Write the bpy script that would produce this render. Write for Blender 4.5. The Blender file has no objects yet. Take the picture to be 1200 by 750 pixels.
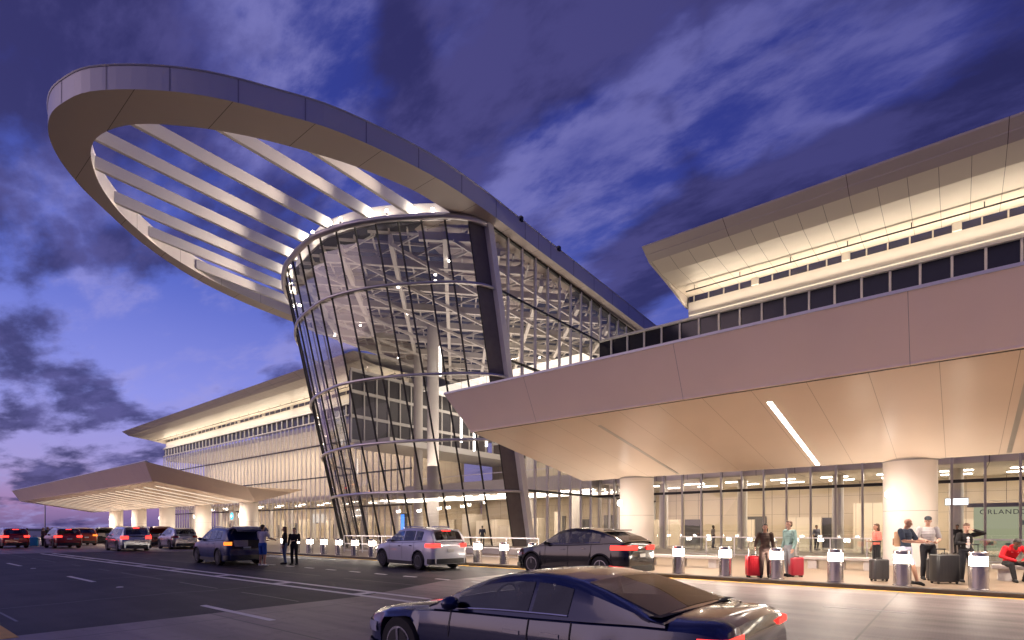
import bpy, math, random
from mathutils import Vector, Matrix
from mathutils.geometry import tessellate_polygon
random.seed(7)
R = math.radians
scene = bpy.context.scene
COL = scene.collection

# ------------------------------------------------------------------ materials
def new_mat(name):
    m = bpy.data.materials.new(name); m.use_nodes = True
    nt = m.node_tree; nt.nodes.clear()
    out = nt.nodes.new('ShaderNodeOutputMaterial')
    return m, nt, out
def N(nt, t, **kw):
    n = nt.nodes.new(t)
    for k, v in kw.items():
        if k.startswith('_'): setattr(n, k[1:], v)
        else: n.inputs[k.replace('__', ' ')].default_value = v
    return n
def L(nt, a, b): nt.links.new(a, b)
def pbr(name, col, rough=.5, metal=0., var=.12, scale=3., coat=0., bump=0., bscale=40., spec=.5, stretch=None):
    m, nt, out = new_mat(name)
    b = N(nt, 'ShaderNodeBsdfPrincipled', Roughness=rough, Metallic=metal)
    b.inputs['Coat Weight'].default_value = coat
    b.inputs['Coat Roughness'].default_value = .06
    b.inputs['Specular IOR Level'].default_value = spec
    tc = N(nt, 'ShaderNodeTexCoord')
    src = tc.outputs['Object']
    if stretch:
        mp = N(nt, 'ShaderNodeMapping'); mp.inputs['Scale'].default_value = stretch
        L(nt, src, mp.inputs['Vector']); src = mp.outputs['Vector']
    no = N(nt, 'ShaderNodeTexNoise', Scale=scale, Detail=6.)
    L(nt, src, no.inputs['Vector'])
    mx = N(nt, 'ShaderNodeMix', _data_type='RGBA')
    mx.inputs['A'].default_value = (*[c * (1 - var) for c in col], 1)
    mx.inputs['B'].default_value = (*[min(1, c * (1 + var)) for c in col], 1)
    L(nt, no.outputs['Fac'], mx.inputs['Factor'])
    L(nt, mx.outputs['Result'], b.inputs['Base Color'])
    if bump:
        n2 = N(nt, 'ShaderNodeTexNoise', Scale=bscale, Detail=4.)
        L(nt, src, n2.inputs['Vector'])
        bp = N(nt, 'ShaderNodeBump', Strength=bump, Distance=.02)
        L(nt, n2.outputs['Fac'], bp.inputs['Height']); L(nt, bp.outputs['Normal'], b.inputs['Normal'])
    L(nt, b.outputs['BSDF'], out.inputs['Surface'])
    return m
def emit(name, col, s):
    m, nt, out = new_mat(name)
    e = N(nt, 'ShaderNodeEmission', Strength=s); e.inputs['Color'].default_value = (*col, 1)
    L(nt, e.outputs[0], out.inputs['Surface']); return m
def seam_lines(nt, axis_out, period, width, offset=0.):
    a = N(nt, 'ShaderNodeMath', _operation='ADD'); a.inputs[1].default_value = offset + 1000 * period
    L(nt, axis_out, a.inputs[0])
    mo = N(nt, 'ShaderNodeMath', _operation='MODULO'); mo.inputs[1].default_value = period
    L(nt, a.outputs[0], mo.inputs[0])
    lt = N(nt, 'ShaderNodeMath', _operation='LESS_THAN'); lt.inputs[1].default_value = width
    L(nt, mo.outputs[0], lt.inputs[0]); return lt.outputs[0]
def panel_mat(name, col, seams, rough=.38, metal=0., var=.04, seam_col=(.1, .08, .07), panel_var=0.):
    """painted metal panels with dark joints; seams = [(axis, period, width, offset)]"""
    m, nt, out = new_mat(name)
    b = N(nt, 'ShaderNodeBsdfPrincipled', Roughness=rough, Metallic=metal)
    tc = N(nt, 'ShaderNodeTexCoord'); sp = N(nt, 'ShaderNodeSeparateXYZ')
    L(nt, tc.outputs['Object'], sp.inputs[0])
    no = N(nt, 'ShaderNodeTexNoise', Scale=.6, Detail=5.); L(nt, tc.outputs['Object'], no.inputs['Vector'])
    mx = N(nt, 'ShaderNodeMix', _data_type='RGBA')
    mx.inputs['A'].default_value = (*[c * (1 - var) for c in col], 1)
    mx.inputs['B'].default_value = (*[c * (1 + var) for c in col], 1)
    L(nt, no.outputs['Fac'], mx.inputs['Factor'])
    acc = None
    for ax, per, w, off in seams:
        o = seam_lines(nt, sp.outputs[ax], per, w, off)
        if acc is None: acc = o
        else:
            k = N(nt, 'ShaderNodeMath', _operation='MAXIMUM'); L(nt, acc, k.inputs[0]); L(nt, o, k.inputs[1]); acc = k.outputs[0]
    m2 = N(nt, 'ShaderNodeMix', _data_type='RGBA'); m2.inputs['B'].default_value = (*seam_col, 1)
    L(nt, mx.outputs['Result'], m2.inputs['A'])
    if acc is not None: L(nt, acc, m2.inputs['Factor'])
    else: m2.inputs['Factor'].default_value = 0
    L(nt, m2.outputs['Result'], b.inputs['Base Color'])
    if panel_var:
        fl = N(nt, 'ShaderNodeMath', _operation='DIVIDE'); fl.inputs[1].default_value = seams[0][1]
        L(nt, sp.outputs[seams[0][0]], fl.inputs[0])
        f2 = N(nt, 'ShaderNodeMath', _operation='FLOOR'); L(nt, fl.outputs[0], f2.inputs[0])
        wn = N(nt, 'ShaderNodeTexWhiteNoise', _noise_dimensions='1D'); L(nt, f2.outputs[0], wn.inputs['W'])
        ma = N(nt, 'ShaderNodeMath', _operation='MULTIPLY_ADD'); ma.inputs[1].default_value = panel_var; ma.inputs[2].default_value = rough - panel_var / 2
        L(nt, wn.outputs['Value'], ma.inputs[0]); L(nt, ma.outputs[0], b.inputs['Roughness'])
    L(nt, b.outputs['BSDF'], out.inputs['Surface']); return m
def glass_mat(name, tint, refl_mul=1., ior=1.5, rough=.0):
    m, nt, out = new_mat(name)
    tr = N(nt, 'ShaderNodeBsdfTransparent'); tr.inputs['Color'].default_value = (*tint, 1)
    gl = N(nt, 'ShaderNodeBsdfGlossy', Roughness=rough); gl.inputs['Color'].default_value = (.92, .95, 1, 1)
    lw = N(nt, 'ShaderNodeLayerWeight', Blend=.5)      # Schlick reflectance, the same from both sides of the pane
    pw = N(nt, 'ShaderNodeMath', _operation='POWER'); pw.inputs[1].default_value = 5.; L(nt, lw.outputs['Facing'], pw.inputs[0])
    mu = N(nt, 'ShaderNodeMath', _operation='MULTIPLY_ADD', _use_clamp=True); mu.inputs[1].default_value = .9; mu.inputs[2].default_value = .07 * refl_mul
    L(nt, pw.outputs[0], mu.inputs[0])
    mx = N(nt, 'ShaderNodeMixShader'); L(nt, mu.outputs[0], mx.inputs[0])
    L(nt, tr.outputs[0], mx.inputs[1]); L(nt, gl.outputs[0], mx.inputs[2])
    L(nt, mx.outputs[0], out.inputs['Surface']); return m

M = {}
M['white'] = pbr('white_panel_paint', (.72, .69, .66), .42, var=.03, scale=.8)
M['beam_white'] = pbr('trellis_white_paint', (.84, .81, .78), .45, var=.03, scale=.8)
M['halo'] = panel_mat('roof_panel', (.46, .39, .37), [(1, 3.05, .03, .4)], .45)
M['halo_fascia'] = panel_mat('roof_edge_metal', (.60, .60, .66), [(1, 300., .01, .4)], .38, .2)
M['beam'] = panel_mat('trellis_paint', (.72, .68, .66), [(1, 3.4, .02, .9)], .45)
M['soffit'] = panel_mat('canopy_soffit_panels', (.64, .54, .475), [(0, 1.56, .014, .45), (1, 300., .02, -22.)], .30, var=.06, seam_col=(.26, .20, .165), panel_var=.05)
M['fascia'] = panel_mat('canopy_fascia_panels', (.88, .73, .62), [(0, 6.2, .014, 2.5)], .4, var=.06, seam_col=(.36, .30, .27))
M['eave'] = panel_mat('roof_overhang_panels', (.66, .60, .53), [(0, 1.22, .02, 0.)], .4)
M['eave_front'] = panel_mat('roof_fascia_panels', (.58, .53, .5), [(0, 6.1, .03, 0.)], .4)
M['dark'] = pbr('dark_gap', (.02, .018, .016), .7)
M['column'] = panel_mat('column_cladding', (.76, .71, .67), [(2, 2.35, .012, 0.)], .35)
M['mull'] = pbr('aluminium_mullion', (.42, .40, .39), .35, .6, var=.05)
M['mull_dark'] = pbr('dark_mullion', (.03, .028, .028), .4, .3)
M['ringrail'] = pbr('steel_tube', (.62, .6, .62), .28, .8, var=.05)
M['fin'] = pbr('fin_aluminium', (.74, .72, .72), .45, .1, var=.04)
M['darkglass'] = pbr('spandrel_glass', (.17, .15, .145), .45, 0., var=.2, spec=.12)
M['clere'] = pbr('clerestory_glass', (.015, .016, .03), .12, 0., var=.2)
M['slot'] = pbr('slot_sky_glass', (.03, .035, .12), .1, 0.)  # blue of the sky put into the colour of the slot panes
M['glass'] = glass_mat('clear_glazing', (.93, .92, .89), 1.25)
M['glass_tower'] = glass_mat('tower_glazing', (.82, .81, .80), 1.8)
M['railglass'] = glass_mat('rail_glass', (.9, .93, .92), 1.2)
M['inwall'] = panel_mat('interior_wall', (.60, .50, .38), [(0, 2.1, .03, 0.), (2, 1.4, .015, 0.)], .5)
M['inwall2'] = panel_mat('interior_panel', (.66, .58, .47), [(0, 1.05, .02, 0.)], .5)
M['infloor'] = pbr('terrazzo', (.42, .37, .32), .2, var=.1, scale=20)
M['ceil'] = panel_mat('interior_ceiling', (.74, .70, .64), [(0, 2.4, .03, 0.), (1, 2.4, .03, 0.)], .6)
M['truss'] = pbr('truss_paint', (.62, .57, .54), .5, var=.06)
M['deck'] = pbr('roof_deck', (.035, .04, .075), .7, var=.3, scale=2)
M['pane_dark'] = pbr('inner_window', (.085, .08, .085), .35)
M['concrete'] = None
M['steel'] = pbr('brushed_steel', (.52, .5, .5), .26, .92, var=.08, scale=8, stretch=(1, 1, .05))
M['stone'] = pbr('bench_concrete', (.46, .42, .40), .7, var=.12, scale=6, bump=.2)
M['lamp_white'] = emit('strip_lamp', (1., .93, .84), 14.)
M['lamp_bollard'] = emit('bollard_lamp', (1., .86, .70), 24.)
M['lamp_rim'] = emit('rim_lamp', (1., .88, .72), 28.)
M['lamp_pend'] = emit('pendant_tube', (1., .93, .84), 6.)
M['lamp_soft'] = emit('soft_strip_lamp', (1., .84, .66), .75)
M['lamp_ceil'] = emit('ceiling_panel_lamp', (1., .84, .62), 5.)
M['lamp_cove'] = emit('cove_lamp', (1., .83, .60), .8)
M['blue_screen'] = emit('blue_screen', (.08, .25, .9), 1.6)
M['cyan_sign'] = emit('cyan_sign', (.1, .55, .8), 1.3)
M['white_sign'] = emit('white_sign', (.9, .95, 1.), 2.2)
M['red_letters'] = emit('red_letters', (.5, .05, .06), .8)
M['tyre'] = pbr('tyre_rubber', (.018, .017, .017), .8, bump=.2, bscale=60)
M['rim'] = pbr('alloy', (.45, .45, .47), .25, .9)
M['rim_dark'] = pbr('alloy_dark', (.12, .12, .13), .3, .8)
M['cladding'] = pbr('black_plastic', (.02, .02, .021), .5)
M['carglass'] = glass_mat('car_glass', (.30, .31, .34), 1.0)
M['carglass_far'] = pbr('car_glass_far', (.008, .009, .013), .03, 0., spec=.7)
M['seat'] = pbr('seat_fabric', (.045, .042, .042), .8)
M['trim'] = pbr('cabin_trim', (.02, .02, .021), .8)
M['tail'] = emit('tail_lamp', (1., .04, .03), 2.6)
M['tail_dim'] = emit('tail_lamp_dim', (.7, .03, .03), .7)
M['tail_off'] = pbr('tail_lens', (.25, .01, .012), .12, coat=1.)
M['amber'] = emit('amber_lamp', (1., .22, .03), 1.5)
M['head'] = emit('head_lamp', (.9, .93, 1.), 6.)
M['headlens'] = pbr('head_lens', (.6, .62, .66), .05, .3, coat=1.)
M['plate'] = pbr('number_plate', (.66, .66, .6), .4)
M['chrome'] = pbr('chrome', (.7, .7, .72), .1, 1.)
M['cargo'] = pbr('cargo_dark', (.03, .028, .027), .8)
def paint(name, col, metal=.35, rough=.3): return pbr(name, col, rough, metal, var=.03, coat=1.)
def cloth(name, col, rough=.85): return pbr(name, col, rough, var=.18, scale=14, bump=.25, bscale=90, spec=.2)
M['skin'] = pbr('skin_light', (.50, .29, .21), .5, var=.06)
M['skin2'] = pbr('skin_tan', (.36, .19, .125), .5, var=.06)
M['skin3'] = pbr('skin_dark', (.14, .075, .05), .5, var=.06)
M['hair_dark'] = pbr('hair_dark', (.018, .014, .012), .6, var=.3, scale=60)
M['hair_brown'] = pbr('hair_brown', (.10, .05, .03), .6, var=.3, scale=60)
M['shoe_dark'] = cloth('shoe_dark', (.02, .02, .022))
M['shoe_white'] = cloth('shoe_white', (.7, .7, .7))
M['eye'] = pbr('eye', (.02, .015, .012), .2)
M['leaf'] = pbr('leaf', (.045, .06, .03), .7, var=.4)

def concrete_mat():
    m, nt, out = new_mat('road_concrete')
    b = N(nt, 'ShaderNodeBsdfPrincipled', Roughness=.5); b.inputs['Specular IOR Level'].default_value = .45
    tc = N(nt, 'ShaderNodeTexCoord'); sp = N(nt, 'ShaderNodeSeparateXYZ'); L(nt, tc.outputs['Object'], sp.inputs[0])
    n1 = N(nt, 'ShaderNodeTexNoise', Scale=.35, Detail=8., Roughness=.65); L(nt, tc.outputs['Object'], n1.inputs['Vector'])
    mp = N(nt, 'ShaderNodeMapping'); mp.inputs['Scale'].default_value = (.12, 1.6, 1)
    L(nt, tc.outputs['Object'], mp.inputs['Vector'])
    n2 = N(nt, 'ShaderNodeTexNoise', Scale=1.2, Detail=6.); L(nt, mp.outputs[0], n2.inputs['Vector'])
    n3 = N(nt, 'ShaderNodeTexNoise', Scale=60., Detail=3.); L(nt, tc.outputs['Object'], n3.inputs['Vector'])
    cr = N(nt, 'ShaderNodeValToRGB'); cr.color_ramp.elements[0].position = .3; cr.color_ramp.elements[1].position = .72
    cr.color_ramp.elements[0].color = (.20, .165, .16, 1); cr.color_ramp.elements[1].color = (.31, .255, .245, 1)
    L(nt, n1.outputs['Fac'], cr.inputs[0])
    c2 = N(nt, 'ShaderNodeValToRGB'); c2.color_ramp.elements[0].position = .38; c2.color_ramp.elements[1].position = .62
    c2.color_ramp.elements[0].color = (.72, .7, .72, 1); c2.color_ramp.elements[1].color = (1.08, 1.06, 1.05, 1)
    L(nt, n2.outputs['Fac'], c2.inputs[0])
    mu = N(nt, 'ShaderNodeMix', _data_type='RGBA', _blend_type='MULTIPLY', Factor=1.)
    L(nt, cr.outputs[0], mu.inputs['A']); L(nt, c2.outputs[0], mu.inputs['B'])
    s1 = seam_lines(nt, sp.outputs[0], 4.6, .035, 1.2); s2 = seam_lines(nt, sp.outputs[1], 4.1, .035, -.35)
    k = N(nt, 'ShaderNodeMath', _operation='MAXIMUM'); L(nt, s1, k.inputs[0]); L(nt, s2, k.inputs[1])
    # fine raked grooves across the slab
    g = N(nt, 'ShaderNodeTexWave', Scale=7., Distortion=.6, Detail=2.); L(nt, tc.outputs['Object'], g.inputs['Vector'])
    g2 = N(nt, 'ShaderNodeMath', _operation='MULTIPLY_ADD'); g2.inputs[1].default_value = .07; g2.inputs[2].default_value = .95
    L(nt, g.outputs['Fac'], g2.inputs[0])
    m3 = N(nt, 'ShaderNodeMix', _data_type='RGBA', _blend_type='MULTIPLY', Factor=1.)
    L(nt, mu.outputs['Result'], m3.inputs['A']); L(nt, g2.outputs[0], m3.inputs['B'])
    # tyre-darkened wheel paths and oil spots
    mp4 = N(nt, 'ShaderNodeMapping'); mp4.inputs['Scale'].default_value = (.035, .55, 1); mp4.inputs['Location'].default_value = (3, .6, 0)
    L(nt, tc.outputs['Object'], mp4.inputs['Vector'])
    n4 = N(nt, 'ShaderNodeTexNoise', Scale=2.2, Detail=5.); L(nt, mp4.outputs[0], n4.inputs['Vector'])
    c4 = N(nt, 'ShaderNodeValToRGB'); c4.color_ramp.elements[0].position = .40; c4.color_ramp.elements[1].position = .58
    c4.color_ramp.elements[0].color = (.62, .60, .62, 1); c4.color_ramp.elements[1].color = (1, 1, 1, 1); L(nt, n4.outputs['Fac'], c4.inputs[0])
    n5 = N(nt, 'ShaderNodeTexNoise', Scale=2.6, Detail=7., Roughness=.7); L(nt, tc.outputs['Object'], n5.inputs['Vector'])
    c5 = N(nt, 'ShaderNodeValToRGB'); c5.color_ramp.elements[0].position = .30; c5.color_ramp.elements[1].position = .46
    c5.color_ramp.elements[0].color = (.5, .48, .48, 1); c5.color_ramp.elements[1].color = (1, 1, 1, 1); L(nt, n5.outputs['Fac'], c5.inputs[0])
    m5 = N(nt, 'ShaderNodeMix', _data_type='RGBA', _blend_type='MULTIPLY', Factor=1.); L(nt, c4.outputs[0], m5.inputs['A']); L(nt, c5.outputs[0], m5.inputs['B'])
    m6 = N(nt, 'ShaderNodeMix', _data_type='RGBA', _blend_type='MULTIPLY', Factor=.8); L(nt, m3.outputs['Result'], m6.inputs['A']); L(nt, m5.outputs['Result'], m6.inputs['B'])
    m2 = N(nt, 'ShaderNodeMix', _data_type='RGBA'); m2.inputs['B'].default_value = (.07, .062, .062, 1)
    L(nt, k.outputs[0], m2.inputs['Factor']); L(nt, m6.outputs['Result'], m2.inputs['A'])
    L(nt, m2.outputs['Result'], b.inputs['Base Color'])
    rr = N(nt, 'ShaderNodeMapRange'); rr.inputs['To Min'].default_value = .36; rr.inputs['To Max'].default_value = .62
    L(nt, n1.outputs['Fac'], rr.inputs['Value']); L(nt, rr.outputs[0], b.inputs['Roughness'])
    bp = N(nt, 'ShaderNodeBump', Strength=.25, Distance=.01); L(nt, n3.outputs['Fac'], bp.inputs['Height']); L(nt, bp.outputs[0], b.inputs['Normal'])
    L(nt, b.outputs[0], out.inputs[0]); return m
def asphalt_mat():
    m, nt, out = new_mat('road_asphalt')
    b = N(nt, 'ShaderNodeBsdfPrincipled', Roughness=.6); b.inputs['Specular IOR Level'].default_value = .3
    tc = N(nt, 'ShaderNodeTexCoord')
    mp = N(nt, 'ShaderNodeMapping'); mp.inputs['Scale'].default_value = (.06, .8, 1)
    L(nt, tc.outputs['Object'], mp.inputs['Vector'])
    n2 = N(nt, 'ShaderNodeTexNoise', Scale=1.3, Detail=6.); L(nt, mp.outputs[0], n2.inputs['Vector'])
    n1 = N(nt, 'ShaderNodeTexNoise', Scale=.5, Detail=8., Roughness=.6); L(nt, tc.outputs['Object'], n1.inputs['Vector'])
    n3 = N(nt, 'ShaderNodeTexNoise', Scale=55., Detail=5.); L(nt, tc.outputs['Object'], n3.inputs['Vector'])
    a = N(nt, 'ShaderNodeMath', _operation='ADD'); L(nt, n1.outputs['Fac'], a.inputs[0]); L(nt, n2.outputs['Fac'], a.inputs[1])
    cr = N(nt, 'ShaderNodeValToRGB'); cr.color_ramp.elements[0].position = .44; cr.color_ramp.elements[1].position = .57
    cr.color_ramp.elements[0].color = (.015, .0145, .018, 1); cr.color_ramp.elements[1].color = (.046, .039, .044, 1)
    h = N(nt, 'ShaderNodeMath', _operation='MULTIPLY'); h.inputs[1].default_value = .5
    L(nt, a.outputs[0], h.inputs[0]); L(nt, h.outputs[0], cr.inputs[0])
    L(nt, cr.outputs[0], b.inputs['Base Color'])
    bp = N(nt, 'ShaderNodeBump', Strength=.5, Distance=.012); L(nt, n3.outputs['Fac'], bp.inputs['Height']); L(nt, bp.outputs[0], b.inputs['Normal'])
    L(nt, b.outputs[0], out.inputs[0]); return m
M['concrete'] = concrete_mat(); M['asphalt'] = asphalt_mat()
M['sidewalk'] = panel_mat('sidewalk_paving', (.225, .165, .115), [(0, 1.5, .02, 0.), (1, 1.5, .02, 0.)], .45, var=.14, seam_col=(.2, .17, .15))
M['kerb'] = pbr('kerb_stone', (.10, .09, .085), .7, var=.25, scale=5)
M['yellow'] = pbr('yellow_road_paint', (.62, .36, .04), .6, var=.25, scale=3)
M['paintline'] = pbr('white_road_paint', (.68, .66, .66), .6, var=.22, scale=5)
M['ground'] = pbr('distant_ground', (.05, .055, .045), .9, var=.3, scale=.05)

# ------------------------------------------------------------------ mesh builder
ROOT = {}
class MB:
    def __init__(s): s.v = []; s.f = []; s.m = []
    def add(s, vs, fs, mi=0):
        o = len(s.v); s.v += [tuple(p) for p in vs]
        for f in fs: s.f.append(tuple(i + o for i in f)); s.m.append(mi)
        return s
    def box(s, x0, x1, y0, y1, z0, z1, mi=0):
        return s.add([(x0, y0, z0), (x1, y0, z0), (x1, y1, z0), (x0, y1, z0), (x0, y0, z1), (x1, y0, z1), (x1, y1, z1), (x0, y1, z1)],
                     [(0, 3, 2, 1), (4, 5, 6, 7), (0, 1, 5, 4), (1, 2, 6, 5), (2, 3, 7, 6), (3, 0, 4, 7)], mi)
    def rbox(s, x0, x1, y0, y1, z0, z1, r, mi=0, n=3):
        """box with rounded vertical edges and chamfered top and bottom"""
        pts = []
        for cx, cy, a0 in ((x1 - r, y1 - r, 0), (x0 + r, y1 - r, 90), (x0 + r, y0 + r, 180), (x1 - r, y0 + r, 270)):
            for k in range(n + 1):
                a = R(a0 + 90 * k / n); pts.append((cx, cy, math.cos(a), math.sin(a)))
        c = min(r * .5, (z1 - z0) * .3)
        rings = []
        for z, rr in ((z0, r - c), (z0 + c, r), (z1 - c, r), (z1, r - c)):
            rings.append([(p[0] + p[2] * rr, p[1] + p[3] * rr, z) for p in pts])
        return s.loft(rings, True, True, mi)
    def loft(s, rings, closed=True, caps=True, mi=0):
        n = len(rings[0]); o = len(s.v)
        for r in rings: s.v += [tuple(p) for p in r]
        for i in range(len(rings) - 1):
            for j in range(n if closed else n - 1):
                k = (j + 1) % n
                s.f.append((o + i * n + j, o + i * n + k, o + (i + 1) * n + k, o + (i + 1) * n + j)); s.m.append(mi)
        if caps and closed:
            s.f.append(tuple(o + j for j in reversed(range(n)))); s.m.append(mi)
            s.f.append(tuple(o + (len(rings) - 1) * n + j for j in range(n))); s.m.append(mi)
        return s
    def tube(s, p0, p1, r0, r1=None, n=8, mi=0):
        return s.pipe([p0, p1], [r0, r0 if r1 is None else r1], n, mi)
    def pipe(s, pts, rad, n=8, mi=0):
        pts = [Vector(p) for p in pts]
        if not isinstance(rad, (list, tuple)): rad = [rad] * len(pts)
        rings = []
        ref = None
        for i, p in enumerate(pts):
            d = (pts[min(i + 1, len(pts) - 1)] - pts[max(i - 1, 0)]).normalized()
            if ref is None or abs(ref.dot(d)) > .98: ref = Vector((0, 0, 1)) if abs(d.z) < .9 else Vector((1, 0, 0))
            a = d.cross(ref).normalized(); b = d.cross(a).normalized()
            rings.append([p + (a * math.cos(2 * math.pi * k / n) + b * math.sin(2 * math.pi * k / n)) * rad[i] for k in range(n)])
        return s.loft(rings, True, True, mi)
    def lathe(s, prof, c=(0, 0, 0), n=24, axis='z', mi=0):
        rings = []
        for r, z in prof:
            ring = []
            for k in range(n):
                a = 2 * math.pi * k / n
                if axis == 'z': ring.append((c[0] + r * math.cos(a), c[1] + r * math.sin(a), c[2] + z))
                else: ring.append((c[0] + r * math.cos(a), c[1] + z, c[2] + r * math.sin(a)))
            rings.append(ring)
        return s.loft(rings, True, True, mi)
    def ball(s, c, r, n=10, mi=0):
        if not isinstance(r, (tuple, list)): r = (r, r, r)
        m = max(4, n // 2 + 1); rings = []
        for i in range(m + 1):
            t = math.pi * (.02 + .96 * i / m)
            rings.append([(c[0] + r[0] * math.sin(t) * math.cos(2 * math.pi * k / n), c[1] + r[1] * math.sin(t) * math.sin(2 * math.pi * k / n), c[2] - r[2] * math.cos(t)) for k in range(n)])
        return s.loft(rings, True, True, mi)
    def beam(s, p0, p1, w, h, mi=0):
        """rectangular bar between two points, w wide sideways, h deep"""
        p0 = Vector(p0); p1 = Vector(p1); d = (p1 - p0).normalized()
        up = Vector((0, 0, 1)) if abs(d.z) < .95 else Vector((0, 1, 0))
        a = d.cross(up).normalized() * (w / 2); b = a.cross(d).normalized() * (h / 2)
        rings = [[p - a - b, p + a - b, p + a + b, p - a + b] for p in (p0, p1)]
        return s.loft(rings, True, True, mi)
    def poly(s, pts, z0, z1, mi=0):
        return s.loft([[(p[0], p[1], z0) for p in pts], [(p[0], p[1], z1) for p in pts]], True, True, mi)
    def build(s, name, mats, parent=None, local=False, smooth=False, angle=None):
        me = bpy.data.meshes.new(name)
        off = Vector(ROOT.get(parent.name, (0, 0, 0))) if (parent and not local) else Vector((0, 0, 0))
        me.from_pydata([tuple(Vector(v) - off) for v in s.v], [], s.f)
        if not isinstance(mats, (list, tuple)): mats = [mats]
        for m in mats: me.materials.append(m)
        me.polygons.foreach_set('material_index', s.m)
        me.validate(); me.update()
        import bmesh
        bm = bmesh.new(); bm.from_mesh(me); bmesh.ops.recalc_face_normals(bm, faces=bm.faces); bm.to_mesh(me); bm.free()
        if smooth:
            me.shade_smooth()
            if angle is not None:
                me.set_sharp_from_angle(angle=R(angle))
        o = bpy.data.objects.new(name, me); COL.objects.link(o)
        if parent:
            o.parent = parent; ROOT[o.name] = ROOT.get(parent.name, (0, 0, 0)) if not local else (0, 0, 0)
        return o
def thing(name, label, cat, loc=(0, 0, 0), rz=0., group=None):
    o = bpy.data.objects.new(name, None); COL.objects.link(o)
    o.empty_display_size = .2
    o.location = loc; o.rotation_euler = (0, 0, rz); o['label'] = label; o['category'] = cat
    if group: o['group'] = group
    ROOT[o.name] = tuple(loc); return o
def tag(o, label, cat, group=None, kind=None):
    if label: o['label'] = label
    if cat: o['category'] = cat
    if group: o['group'] = group
    if kind: o['kind'] = kind
    return o
def structure(o, label=None, cat=None): o['kind'] = 'structure'; return tag(o, label or o.name.replace('_', ' '), cat or o.name.split('.')[0].replace('_', ' '))
def dup(root, loc, rz, label):
    r = root.copy(); COL.objects.link(r); r.location = loc; r.rotation_euler = (0, 0, rz); r['label'] = label
    for ch in root.children:
        c = ch.copy(); COL.objects.link(c); c.parent = r
        for g in ch.children:
            d = g.copy(); COL.objects.link(d); d.parent = c
    return r
def light(name, kind, loc, power, col=(1, .85, .66), parent=None, rot=None, size=.3, size_y=None, spot=None, blend=.6, radius=.08):
    d = bpy.data.lights.new(name, kind); d.energy = power; d.color = col
    if kind == 'AREA':
        d.shape = 'RECTANGLE' if size_y else 'DISK'; d.size = size
        if size_y: d.size_y = size_y
    else: d.shadow_soft_size = radius
    if kind == 'SPOT': d.spot_size = R(spot); d.spot_blend = blend
    o = bpy.data.objects.new(name, d); COL.objects.link(o); o.location = loc
    if rot: o.rotation_euler = rot
    return o
def aim(o, d): o.rotation_euler = Vector(d).to_track_quat('-Z', 'Y').to_euler()
def catmull(pts, k=5, closed=False):
    out = []; n = len(pts)
    rng = range(n if closed else n - 1)
    for i in rng:
        g = (lambda j: pts[j % n]) if closed else (lambda j: pts[max(0, min(n - 1, j))])
        p0, p1, p2, p3 = (Vector(g(j)) for j in (i - 1, i, i + 1, i + 2))
        for q in range(k):
            t = q / k
            out.append(.5 * ((2 * p1) + (p2 - p0) * t + (2 * p0 - 5 * p1 + 4 * p2 - p3) * t * t + (3 * p1 - p0 - 3 * p2 + p3) * t ** 3))
    if not closed: out.append(Vector(pts[-1]))
    return out

# ------------------------------------------------------------------ camera
HZ = 1.65
cam = bpy.data.cameras.new('camera'); co = bpy.data.objects.new('camera', cam); COL.objects.link(co)
co.location = (0, 0, HZ); co.rotation_euler = (R(90), 0, R(39.3))
cam.sensor_width = 36; cam.lens = 36 * 639 / 1200; cam.shift_y = (619 - 375) / 1200
cam.clip_end = 5000; cam.clip_start = .05
scene.camera = co

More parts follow.
